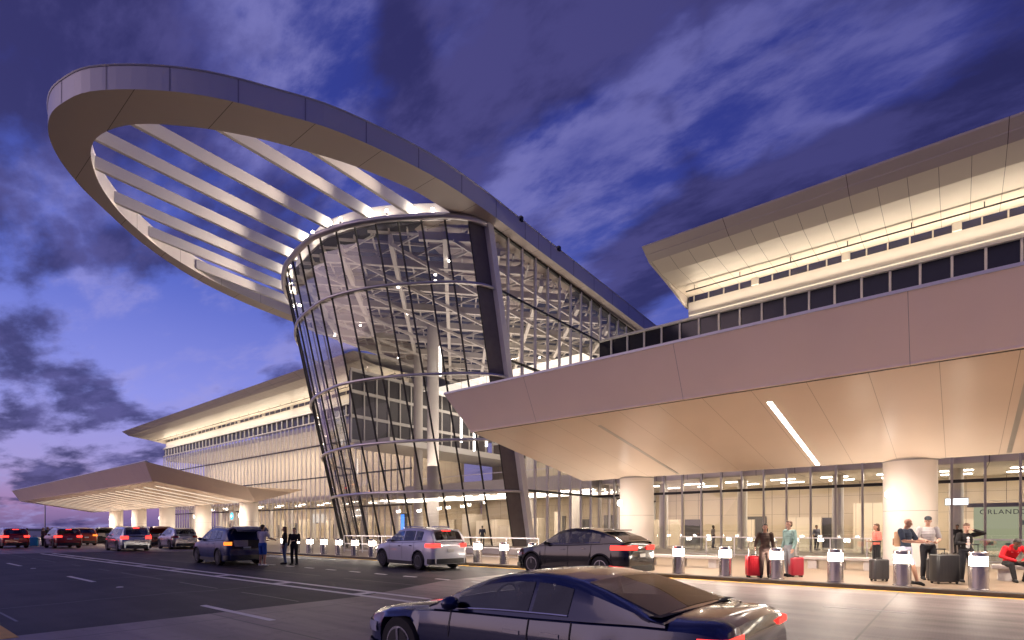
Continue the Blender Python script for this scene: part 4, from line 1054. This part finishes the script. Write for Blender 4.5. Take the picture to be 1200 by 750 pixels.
# ------------------------------------------------------------------ people (local: facing -y, origin between the feet)
def capsule_chain(mb, pts, rad, n=10):
    for i in range(len(pts) - 1):
        a, b = Vector(pts[i]), Vector(pts[i + 1])
        mb.tube(a, b, rad[i], rad[i + 1], n)
    for p, r in zip(pts, rad): mb.ball(p, r, n)
def remeshed(mb, name, mat, parent, vox, smooth_it=3):
    o = mb.build(name, mat, parent, True, True)
    r = o.modifiers.new('remesh', 'REMESH'); r.mode = 'VOXEL'; r.voxel_size = vox; r.use_smooth_shade = True
    s = o.modifiers.new('smooth', 'SMOOTH'); s.iterations = smooth_it; s.factor = .5
    return o
def person(label, loc, rz, h=1.75, skin='skin', shirt=(.3, .3, .3), legs=(.05, .05, .06), shorts=False, sleeve=.55, hair='hair_dark', long_hair=False, cap=None, bald=False,
           shoes='shoe_dark', pose=None, female=False, seated=False, vox=.012, group=None, hood=False, print_mark=False, beard=False, open_jacket=None):
    k = h / 1.75
    t = thing('person', label, 'person', loc, rz, group); t.scale = (k, k, k)
    sw = .175 if female else .20
    J = dict(pelvis=(0, 0, .95), waist=(0, .005, 1.08), chest=(0, 0, 1.28), neck=(0, .015, 1.46), head=(0, -.015, 1.635),
             ls=(sw, .01, 1.415), rs=(-sw, .01, 1.415), le=(sw + .06, .03, 1.13), re=(-sw - .06, .03, 1.13), lh=(sw + .06, -.06, .88), rh=(-sw - .06, -.06, .88),
             lhip=(.09, 0, .93), rhip=(-.09, 0, .93), lk=(.105, -.02, .50), rk=(-.105, -.02, .50), la=(.11, .03, .085), ra=(-.11, .03, .085), lt=(.125, -.16, .03), rt=(-.125, -.16, .03))
    if pose: J.update(pose)
    V = {a: Vector(b) for a, b in J.items()}
    b = MB()
    hd = V['head']; nk = V['neck']
    fdir = Vector(J.get('face', (0, -1, 0))).normalized(); side = fdir.cross(Vector((0, 0, 1))).normalized(); up = side.cross(fdir)
    H = lambda x, f, z: hd + side * x + fdir * f + up * z
    # head: skull, jaw, nose, ears
    def ellip(c, rx, rf, rz_, n=14):
        m = MB(); m.ball((0, 0, 0), (rx, rf, rz_), n)
        b.add([c + side * p[0] - fdir * p[1] + up * p[2] for p in m.v], m.f)
    ellip(H(0, -.01, .03), .076, .096, .09); ellip(H(0, .022, -.045), .058, .062, .075); ellip(H(0, .05, -.088), .032, .032, .026)
    b.tube(H(0, .088, .02), H(0, .112, -.022), .009, .016, 8); b.ball(H(0, .108, -.024), .016, 8)
    ellip(H(0, .082, -.058), .026, .012, .010, 8)
    for s_ in (1, -1): ellip(H(.076 * s_, -.01, -.005), .012, .022, .034, 8)
    capsule_chain(b, [nk - Vector((0, 0, .05)), nk + (hd - nk) * .5], [.062, .052])
    # torso as stacked flattened ellipsoids
    spine = [V['pelvis'], V['waist'], V['chest'], nk]
    def torso(mb, add, w0=1.):
        sp_ = [V['pelvis'] + (V['waist'] - V['pelvis']) * q for q in (0, .5)] + [V['waist'] + (V['chest'] - V['waist']) * q for q in (0, .33, .66)] + [V['chest'] + (nk - V['chest']) * q for q in (0, .35, .62)]
        wx = [.150, .145, .132, .142, .155, .168, .170, .135] if not female else [.155, .142, .118, .125, .14, .148, .145, .115]
        wy = [.105, .102, .098, .104, .112, .115, .105, .085]
        for c, rx, ry in zip(sp_, wx, wy): mb.ball(c, (rx * w0 + add, ry * w0 + add, .085 + add * .4), 14)
    torso(b, 0)
    for s_ in 'lr':
        capsule_chain(b, [V[s_ + 's'], V[s_ + 's'].lerp(V[s_ + 'e'], .5), V[s_ + 'e'], V[s_ + 'e'].lerp(V[s_ + 'h'], .4), V[s_ + 'h']], [.058, .05, .041, .042, .027])
        capsule_chain(b, [V[s_ + 'hip'], V[s_ + 'hip'].lerp(V[s_ + 'k'], .5), V[s_ + 'k'], V[s_ + 'k'].lerp(V[s_ + 'a'], .35), V[s_ + 'a']], [.088, .073, .055, .056, .037])
        capsule_chain(b, [V[s_ + 'a'] + Vector((0, .02, -.03)), V[s_ + 't']], [.04, .03])
        # hand: palm, four curled fingers and a thumb
        hnd = V[s_ + 'h']; fd = (hnd - V[s_ + 'e']).normalized()
        sd = Vector((0, 1, 0)) if abs(fd.y) < .8 else Vector((1, 0, 0)); sd = (sd - fd * sd.dot(fd)).normalized(); pn = fd.cross(sd).normalized()
        if (s_ == 'l') == (pn.x > 0): pn = -pn
        for q in (-1, 0, 1): capsule_chain(b, [hnd + sd * q * .022, hnd + fd * .085 + sd * q * .026], [.017, .016], 6)
        for q, ln in ((-1.5, .062), (-.5, .076), (.5, .072), (1.5, .055)):
            p0 = hnd + fd * .085 + sd * q * .02; p1 = p0 + fd * ln * .5 + pn * .008; p2 = p1 + fd * ln * .4 + pn * .03
            capsule_chain(b, [p0, p1, p2], [.0105, .010, .009], 6)
        capsule_chain(b, [hnd + fd * .02 - sd * .02, hnd + fd * .055 - sd * .048 + pn * .015, hnd + fd * .085 - sd * .052 + pn * .03], [.014, .012, .010], 6)
    remeshed(b, 'body', M[skin], t, vox * .85)
    e = MB()
    for s_ in (1, -1): e.ball(H(.03 * s_, .083, .012), (.012, .010, .008), 8)
    e.build('eyes', M['eye'], t, True, True)
    tag_c = '%03d' % int(1000 * (shirt[0] * 7 + shirt[1] * 3 + shirt[2]))
    sm_ = cloth('shirt_cloth_' + tag_c, shirt); lm = cloth('leg_cloth', legs)
    c = MB(); torso(c, .014)
    for s_ in 'lr':
        A, E_, Hn = V[s_ + 's'], V[s_ + 'e'], V[s_ + 'h']
        if sleeve <= .5: pts = [A, A.lerp(E_, sleeve * 2)]; rd = [.075, .066]
        else: pts = [A, A.lerp(E_, .5), E_, E_.lerp(Hn, min(.93, (sleeve - .5) * 2))]; rd = [.076, .066, .056, .046]
        capsule_chain(c, pts, rd)
    if hood: c.ball(nk + Vector((0, .06, .03)), (.11, .07, .06), 12)
    sh = remeshed(c, 'jacket' if open_jacket or hood else 'shirt', sm_, t, vox)
    if open_jacket:
        jm = MB(); z0 = V['waist'].z
        for q in range(5):
            cc_ = V['waist'].lerp(V['chest'], q / 4 * 1.2); jm.ball(cc_ + Vector((0, -.06, -.02)), (.065, .075, .08), 12)
        remeshed(jm, 'undershirt', cloth('undershirt', open_jacket), t, vox)
    if print_mark:
        pm_ = MB()
        for q in range(6): pm_.rbox(-.085 + q * .03, -.066 + q * .03, -.012, .004, .0, .026, .004)
        cc_ = V['chest'] + Vector((0, -.122, .0))
        pm_.v = [tuple(Vector(p) + cc_) for p in pm_.v]
        pm_.build('chest_lettering', M['paintline'], sh, True)
    l = MB()
    l.ball(V['pelvis'] + Vector((0, 0, -.0)), (.168, .125, .10), 14); l.ball(V['pelvis'] + Vector((0, .01, -.07)), (.165, .125, .085), 14)
    for s_ in 'lr':
        A, K_, An = V[s_ + 'hip'], V[s_ + 'k'], V[s_ + 'a']
        if shorts: capsule_chain(l, [A, A.lerp(K_, .5), A.lerp(K_, .9)], [.103, .09, .084])
        else: capsule_chain(l, [A, A.lerp(K_, .5), K_, K_.lerp(An, .4), K_.lerp(An, .95)], [.103, .088, .070, .068, .058])
    remeshed(l, 'shorts' if shorts else 'trousers', lm, t, vox)
    for s_ in 'lr':
        f = MB(); a, q = V[s_ + 'a'], V[s_ + 't']
        capsule_chain(f, [a + Vector((0, .03, -.035)), a.lerp(q, .5) + Vector((0, 0, -.01)), q], [.048, .048, .038]); 
        remeshed(f, 'shoe', M[shoes], t, vox * .9)
    hr = MB()
    def hell(cn, rx, rf, rz_, n=14):
        m = MB(); m.ball((0, 0, 0), (rx, rf, rz_), n)
        hr.add([cn + side * p[0] - fdir * p[1] + up * p[2] for p in m.v], m.f)
    if not bald:
        hell(H(0, -.028, .052), .085, .092, .082); hell(H(0, -.06, .0), .076, .058, .08)
        hell(H(0, .045, .092), .06, .035, .022)
        if long_hair: hell(H(0, -.075, -.10), .08, .042, .14); hell(H(.06, -.04, -.05), .03, .05, .1); hell(H(-.06, -.04, -.05), .03, .05, .1)
        remeshed(hr, 'hair', M[hair], t, vox)
    if beard:
        bb = MB(); m = MB(); m.ball((0, 0, 0), (.058, .058, .045), 12)
        bb.add([H(0, .032, -.082) + side * p[0] - fdir * p[1] + up * p[2] for p in m.v], m.f); remeshed(bb, 'beard', M[hair], t, vox)
    if cap:
        cm = cloth('cap_cloth', cap); m = MB(); m.ball((0, 0, 0), (.09, .102, .075), 14); cpb = MB()
        cpb.add([H(0, -.012, .075) + side * p[0] - fdir * p[1] + up * p[2] for p in m.v], m.f)
        m2 = MB(); m2.ball((0, 0, 0), (.07, .075, .012), 12)
        cpb.add([H(0, .115, .072) + side * p[0] - fdir * p[1] + up * p[2] for p in m2.v], m2.f)
        remeshed(cpb, 'cap', cm, t, vox * .9)
    return t
SW = .12
# near group on the right
person('bald man in navy t-shirt and pale shorts half turned, looking at a phone', (-1.12, 18.5, SW), R(62), 1.80, 'skin2', (.035, .045, .07), (.50, .52, .66), shorts=True, sleeve=.38, bald=True, beard=False,
       pose=dict(lh=(.08, -.42, 1.13), le=(.25, -.14, 1.14), rh=(-.02, -.44, 1.12), re=(-.26, -.10, 1.15), head=(0, -.06, 1.62), rk=(-.14, -.26, .52), ra=(-.12, -.36, .10), rt=(-.14, -.52, .03), face=(0, -1, -.25)))
person('man in grey t-shirt and black cap with a shoulder strap by the white column', (-.70, 20.35, SW), R(20), 1.86, 'skin', (.40, .38, .38), (.03, .03, .035), shorts=False, sleeve=.40, cap=(.04, .045, .055), hair='hair_brown',
       pose=dict(lh=(.10, -.30, 1.05), le=(.27, -.02, 1.13), rh=(-.06, -.33, 1.07), re=(-.28, -.03, 1.14), face=(-.45, -1, -.2)))
person('woman in open black jacket over a white top raising one arm to her hair', (.18, 20.1, SW), R(20), 1.66, 'skin', (.018, .017, .018), (.03, .03, .035), sleeve=.97, hair='hair_brown', female=True, open_jacket=(.62, .60, .60),
       pose=dict(lh=(.13, -.10, 1.56), le=(.42, -.02, 1.47), rh=(-.10, -.24, 1.16), re=(-.26, -.03, 1.16), face=(-.2, -1, -.3)))
person('seated person in a bright red hoodie bent over their lap on the bench', (1.22, 21.35, SW), R(24), 1.74, 'skin3', (.62, .02, .03), (.025, .024, .026), sleeve=.97, hood=True, print_mark=True, hair='hair_dark', shoes='shoe_dark', seated=True,
       pose=dict(pelvis=(0, .18, .53), waist=(0, .15, .66), chest=(0, .02, .84), neck=(0, -.10, .99), head=(0, -.20, 1.11), ls=(.21, -.05, .96), rs=(-.21, -.05, .96), le=(.34, -.10, .72), re=(-.34, -.10, .72), lh=(.06, -.33, .60), rh=(-.08, -.33, .60),
                 lhip=(.10, .14, .50), rhip=(-.10, .14, .50), lk=(.24, -.30, .50), rk=(-.20, -.32, .50), la=(.16, -.22, .085), ra=(-.16, -.40, .085), lt=(.20, -.40, .03), rt=(-.20, -.58, .03), face=(-.1, -1, -.75)))
person('person in a salmon t-shirt and black trousers standing at the column with a suitcase', (-2.2, 22.7, SW), R(-60), 1.68, 'skin2', (.80, .20, .16), (.02, .02, .022), sleeve=.36, female=True, hair='hair_brown', long_hair=True,
       pose=dict(lh=(.10, -.26, 1.12), le=(.26, .0, 1.12)))
person('woman in a patterned brown outfit behind the bright red suitcase', (-4.62, 18.0, SW), R(15), 1.66, 'skin2', (.09, .06, .045), (.085, .055, .05), sleeve=.9, female=True, hair='hair_dark', long_hair=True,
       pose=dict(rh=(-.30, -.18, .98), re=(-.28, .0, 1.15)))
person('person in a pale teal jacket and grey trousers beside a lit bollard', (-4.15, 18.95, SW), R(-40), 1.76, 'skin', (.20, .30, .28), (.22, .22, .24), sleeve=.96, hair='hair_brown')
# at the blue car
person('man in a white t-shirt and blue shorts at the open tailgate, seen from behind', (-23.55, 11.55, 0), R(200), 1.80, 'skin2', (.60, .58, .64), (.03, .09, .36), shorts=True, sleeve=.4, shoes='shoe_white',
       pose=dict(rh=(-.22, -.42, 1.12), re=(-.25, -.14, 1.18), lh=(.2, -.40, 1.08), le=(.26, -.10, 1.15)), vox=.014)
person('person in a dark top and jeans waiting beside the man in the white t-shirt', (-23.9, 12.75, 0), R(-30), 1.72, 'skin2', (.03, .022, .025), (.09, .12, .24), sleeve=.9, hair='hair_brown', female=True, long_hair=True, vox=.014)
person('person dressed all in black, rightmost of the group at the blue car', (-23.25, 12.85, 0), R(40), 1.66, 'skin', (.018, .018, .02), (.016, .016, .018), sleeve=.9, hair='hair_dark', vox=.014,
       pose=dict(lh=(.1, -.28, 1.15), le=(.26, -.03, 1.14)))
# driver of the passing car (seated on the left, only head and shoulders above the belt line)
person('driver in a dark top at the wheel of the low blue sports car', (-3.42, 4.42, -.13), R(-92), 1.72, 'skin2', (.05, .05, .06), (.03, .03, .035), sleeve=.9, seated=True, vox=.014,
       pose=dict(pelvis=(0, .12, .50), waist=(0, .14, .63), chest=(0, .08, .82), neck=(0, .02, .98), head=(0, -.02, 1.12), ls=(.19, .06, .94), rs=(-.19, .06, .94), le=(.24, -.20, .78), re=(-.24, -.20, .78), lh=(.15, -.42, .88), rh=(-.15, -.42, .88),
                 lhip=(.10, .08, .47), rhip=(-.10, .08, .47), lk=(.13, -.36, .55), rk=(-.13, -.36, .55), la=(.12, -.72, .40), ra=(-.12, -.72, .40), lt=(.12, -.86, .48), rt=(-.12, -.86, .48)))
# far crossing group at the left edge
FAR = [(-66.6, 10.6, (.55, .52, .5), 'person in a white top far off beside a light blue suitcase'), (-65.2, 11.5, (.10, .06, .06), 'person in a brown top far off beside the white top'),
       (-67.5, 12.6, (.5, .5, .48), 'person in a pale top far off left of the dark red car'), (-68.4, 12.4, (.02, .02, .025), 'person in black far off behind the purple suitcase'),
       (-66.4, 13.4, (.35, .05, .06), 'person in a red top far off left of the dark red car'), (-69.4, 13.6, (.4, .36, .3), 'person in a tan top far off near the horizon')]
for i, (x, y, c_, l_) in enumerate(FAR):
    person(l_, (x, y, 0), R(-40 + 60 * i), 1.65 + .04 * (i % 4), ('skin2', 'skin', 'skin3')[i % 3], c_, (.03, .03, .04), sleeve=.4, vox=.022, shorts=(i % 2 == 0))

for i, (x, y, c_, l_) in enumerate([(-.05, 41.4, (.03, .03, .035), 'person in black standing behind the glazing left of the map display'), (-7.6, 42.6, (.25, .26, .34), 'person in a grey blue top inside the glass hall'), (-14.5, 42., (.4, .36, .33), 'person in a pale top inside the glass hall by the left column'), (-30.6, 33.5, (.04, .05, .09), 'person in navy inside the glass drum on its ground floor'), (-27.4, 35., (.45, .42, .4), 'person in a light top inside the glass drum on its ground floor')]):
    person(l_, (x, y, .14), R(-30 + 80 * i), 1.72, ('skin', 'skin2', 'skin3')[i % 3], c_, (.03, .03, .04), sleeve=.6, vox=.02)

# ------------------------------------------------------------------ luggage
def suitcase(label, col, w_, d_, h_, loc, rz, hgt=.42, ribs=True, rough=.35):
    t = thing('suitcase', label, 'suitcase', loc, rz)
    m = pbr('case_shell', col, rough, 0., var=.08, scale=6, coat=.2)
    s = MB(); s.rbox(-w_ / 2, w_ / 2, -d_ / 2, d_ / 2, .05, .05 + h_, .06, 0, 4)
    if ribs:
        r = s
        n = 7
        for k in range(n):
            x = -w_ / 2 + .07 + (w_ - .14) * k / (n - 1)
            for sg in (1, -1): r.rbox(x - .012, x + .012, sg * d_ / 2 - .006, sg * d_ / 2 + .006, .11, h_ - .01, .004)
    sh = s.build('shell', m, t, True, True, 40)
    z = MB(); z.box(-w_ / 2 - .003, w_ / 2 + .003, -.008, .008, .10, h_); z.build('zip', M['cladding'], sh, True)
    hd = MB()
    for sg in (1, -1): hd.tube((sg * .11, d_ / 2 - .04, h_ + .03), (sg * .11, d_ / 2 - .04, h_ + .05 + hgt), .010, n=8)
    hd.rbox(-.135, .135, d_ / 2 - .06, d_ / 2 - .02, h_ + .05 + hgt, h_ + .085 + hgt, .012); hd.build('pull_handle', M['steel'] if col[0] > .1 else M['cladding'], t, True, True, 40)
    MB().pipe([(-.09, 0, h_ + .045), (-.07, 0, h_ + .085), (.07, 0, h_ + .085), (.09, 0, h_ + .045)], .012, 8).build('grab_handle', M['cladding'], t, True, True)
    for sx in (1, -1):
        for sy in (1, -1): MB().lathe([(.028, -.02), (.03, -.01), (.03, .01), (.028, .02)], (sx * (w_ / 2 - .06), sy * (d_ / 2 - .06), .03), 12, 'y').build('wheel', M['tyre'], t, True, True, 40)
    return t
suitcase('bright red hard suitcase standing upright at the kerb', (.62, .015, .03), .46, .28, .62, (-4.95, 17.98, SW), R(38))
suitcase('purple suitcase half hidden behind a lit bollard', (.16, .03, .12), .42, .26, .62, (-4.42, 18.45, SW), R(60))
suitcase('smaller dark red suitcase standing alone right of the teal jacket', (.36, .012, .03), .40, .25, .56, (-3.95, 18.95, SW), R(40))
suitcase('small charcoal suitcase with tall handle left of the man in navy', (.045, .042, .045), .46, .28, .58, (-1.78, 19.0, SW), R(42), .5)
suitcase('large black ribbed suitcase between the two men and the woman', (.022, .021, .023), .62, .36, .76, (-.30, 19.25, SW), R(38), .12)
suitcase('black suitcase with raised handle behind the near right bollard', (.025, .024, .026), .44, .28, .66, (.42, 19.3, SW), R(50), .36)
suitcase('dark soft suitcase leaning by the legs of the man in the cap', (.02, .02, .022), .42, .28, .60, (-.50, 20.0, SW), R(30), .05, False, .8)
suitcase('light blue suitcase far off beside the white top', (.04, .34, .62), .62, .34, .78, (-65.4, 10.9, 0), R(60), .1, False)
suitcase('violet suitcase far off in the crossing group', (.12, .06, .30), .56, .32, .72, (-66.3, 12.7, 0), R(60), .1, False)
bp = thing('backpack', 'tan backpack worn on the back of the bald man in navy', 'backpack', (-1.12, 18.5, SW), R(62))
MB().rbox(-.15, .15, .09, .25, 1.02, 1.44, .06, 0, 4).build('bag', cloth('backpack_cloth', (.40, .24, .15)), bp, True, True, 50)
MB().rbox(-.11, .11, .24, .30, 1.05, 1.25, .03, 0, 3).build('pocket', cloth('backpack_pocket', (.34, .2, .13)), bp, True, True, 50)

# ------------------------------------------------------------------ benches, railings, sign, kiosk
def bench(label, x0, x1, y):
    t = thing('bench', label, 'bench', ((x0 + x1) / 2, y, SW), 0, 'concrete benches under the canopy')
    MB().rbox(x0, x1, y, y + .5, SW + .34, SW + .46, .03).build('seat', M['stone'], t, smooth=True, angle=30)
    for x in (x0 + .15, (x0 + x1) / 2 - .15, x1 - .45): MB().box(x, x + .3, y + .06, y + .44, SW, SW + .345).build('leg', M['stone'], t)
    return t
bench('low concrete bench left of the red suitcase', -10.2, -7.0, 21.0)
bench('low concrete bench right of the dark red suitcase', -4.6, -2.2, 23.2)
bench('low concrete bench carrying the person in the red hoodie', .75, 3.6, 21.25)
bench('low concrete bench behind the black coupe', -16.2, -12.4, 21.6)
def railing(label, x0, x1, y, step=1.5, two=False):
    t = thing('railing', label, 'railing', (x0, y, SW))
    MB().box(x0, x1, y - .03, y + .03, SW + 1.02, SW + 1.08).build('top_rail', M['ringrail'], t)
    MB().box(x0, x1, y - .02, y + .02, SW + .10, SW + .14).build('bottom_rail', M['ringrail'], t)
    x = x0
    while x <= x1 + .01: MB().box(x - .025, x + .025, y - .025, y + .025, SW, SW + 1.02).build('post', M['ringrail'], t); x += step
    if not two: MB().box(x0, x1, y - .006, y + .006, SW + .145, SW + 1.015).build('glass_panel', M['railglass'], t)
    else: MB().box(x0, x1, y - .02, y + .02, SW + .52, SW + .57).build('middle_rail', M['ringrail'], t)
    return t
railing('glass panelled railing behind the travellers and suitcases', -12.3, -1.3, 30.2)
railing('low open metal railing in front of the glass drum', -31., -15.2, 20.6 - .0, 1.97, True)
railing('glass panelled railing at the far right behind the woman', 0.2, 9.2, 30.4)
def planter(label, x0, x1, y):
    t = thing('planter_wall', label, 'low wall', (x0, y, SW))
    MB().rbox(x0, x1, y, y + .45, SW, SW + .42, .04).build('wall', M['stone'], t, smooth=True, angle=30)
    MB().rbox(x0 - .03, x1 + .03, y - .03, y + .48, SW + .422, SW + .47, .03).build('coping', M['sidewalk'], t, smooth=True, angle=30)
planter('low pale wall at the foot of the glass drum', -27.0, -17.0, 24.2)
# map kiosk inside the terminal, seen through the glazing
kx = .72
ki = thing('map_kiosk', 'lit greenish wall map inside the terminal with dark title letters', 'map display', (kx, 43.5, .14))
MB().box(kx, kx + 5.4, 43.5, 43.7, .3, 2.95).build('panel', emit('kiosk_map_glow', (.40, .42, .27), .62), ki)  # soft glow put into the panel colour to brighten the map
MB().loft([[(x, 43.3, z), (x, 43.8, z)] for x, z in ((kx - .4, 2.97), (kx - .1, 3.02), (kx + .2, 3.3), (kx + 5.4, 3.34), (kx + 5.6, 3.0))], False, False).build('header', M['mull'], ki)
MB().box(kx - .3, kx + 5.5, 43.42, 43.495, 2.92, 3.16).build('header_fascia', pbr('kiosk_header', (.13, .12, .14), .4), ki)
def text(txt, size, loc, rot, mat, parent, name, ext=.012):
    c = bpy.data.curves.new(name, 'FONT'); c.body = txt; c.size = size; c.extrude = ext; c.space_character = 1.18
    tmp = bpy.data.objects.new(name + '_outline', c); COL.objects.link(tmp)
    bpy.context.view_layer.update()
    me = bpy.data.meshes.new_from_object(tmp.evaluated_get(bpy.context.evaluated_depsgraph_get()))
    bpy.data.objects.remove(tmp); me.materials.clear(); me.materials.append(mat)
    o = bpy.data.objects.new(name, me); COL.objects.link(o)
    o.parent = parent; o.location = Vector(loc) - Vector(ROOT.get(parent.name, (0, 0, 0))); o.rotation_euler = rot
    return o
tx = text('ORLANDO', .39, (kx + .27, 43.485, 2.50), (R(90), 0, 0), M['mull_dark'], ki, 'title_letters')
mp_ = MB(); rk = random.Random(2)
for i in range(14):
    x, z = kx + rk.uniform(.4, 4.8), rk.uniform(.6, 2.0); mp_.rbox(x, x + rk.uniform(.15, .6), 43.48, 43.497, z, z + rk.uniform(.1, .4), .02)
mp_.build('map_pattern', pbr('map_ink', (.16, .24, .22), .5), ki)
is_ = thing('hanging_sign', 'small white lit sign hanging inside the right-hand glazing', 'sign', (-.55, 42., 3.2))
MB().box(-.6, .45, 42., 42.1, 3.05, 3.42).build('panel', M['white_sign'], is_); MB().box(-.64, .49, 42.02, 42.12, 3.0, 3.47).build('casing', M['mull'], is_)
# signs under the far canopy
cs = thing('entrance_sign', 'pale blue lit sign with a white round symbol under the far canopy', 'sign', (-72, 30.2, 2.5))
MB().box(-70.2, -68.6, 30.2, 30.3, 2.55, 3.75).build('panel', pbr('sign_panel', (.6, .58, .56), .5), cs)
MB().lathe([(.44, 0), (.44, -.03)], (-69.4, 30.19, 3.15), 24, 'y').build('disc', M['cyan_sign'], cs)
MB().lathe([(.16, 0), (.16, -.03)], (-69.4, 30.15, 3.15), 16, 'y').build('symbol', M['white_sign'], cs)
cs2 = thing('entrance_sign', 'pale blue rectangular lit sign between far canopy columns', 'sign', (-79, 30.2, 2.5))
MB().box(-80.6, -76.8, 30.2, 30.3, 2.5, 3.9).build('panel', M['white_sign'], cs2); MB().box(-80.3, -78.6, 30.17, 30.197, 2.7, 3.7).build('blue_field', M['cyan_sign'], cs2)

# ------------------------------------------------------------------ render settings
scene.view_settings.view_transform = 'Standard'; scene.view_settings.look = 'None'
scene.view_settings.gamma = 1.; scene.view_settings.exposure = .56
scene.render.engine = 'CYCLES'
cy = scene.cycles
cy.use_denoising = True
try: cy.denoiser = 'OPENIMAGEDENOISE'
except Exception: pass
cy.max_bounces = 8; cy.diffuse_bounces = 3; cy.glossy_bounces = 3; cy.transmission_bounces = 4; cy.transparent_max_bounces = 14
cy.caustics_reflective = False; cy.caustics_refractive = False
cy.sample_clamp_indirect = 6.
cy.use_light_tree = True
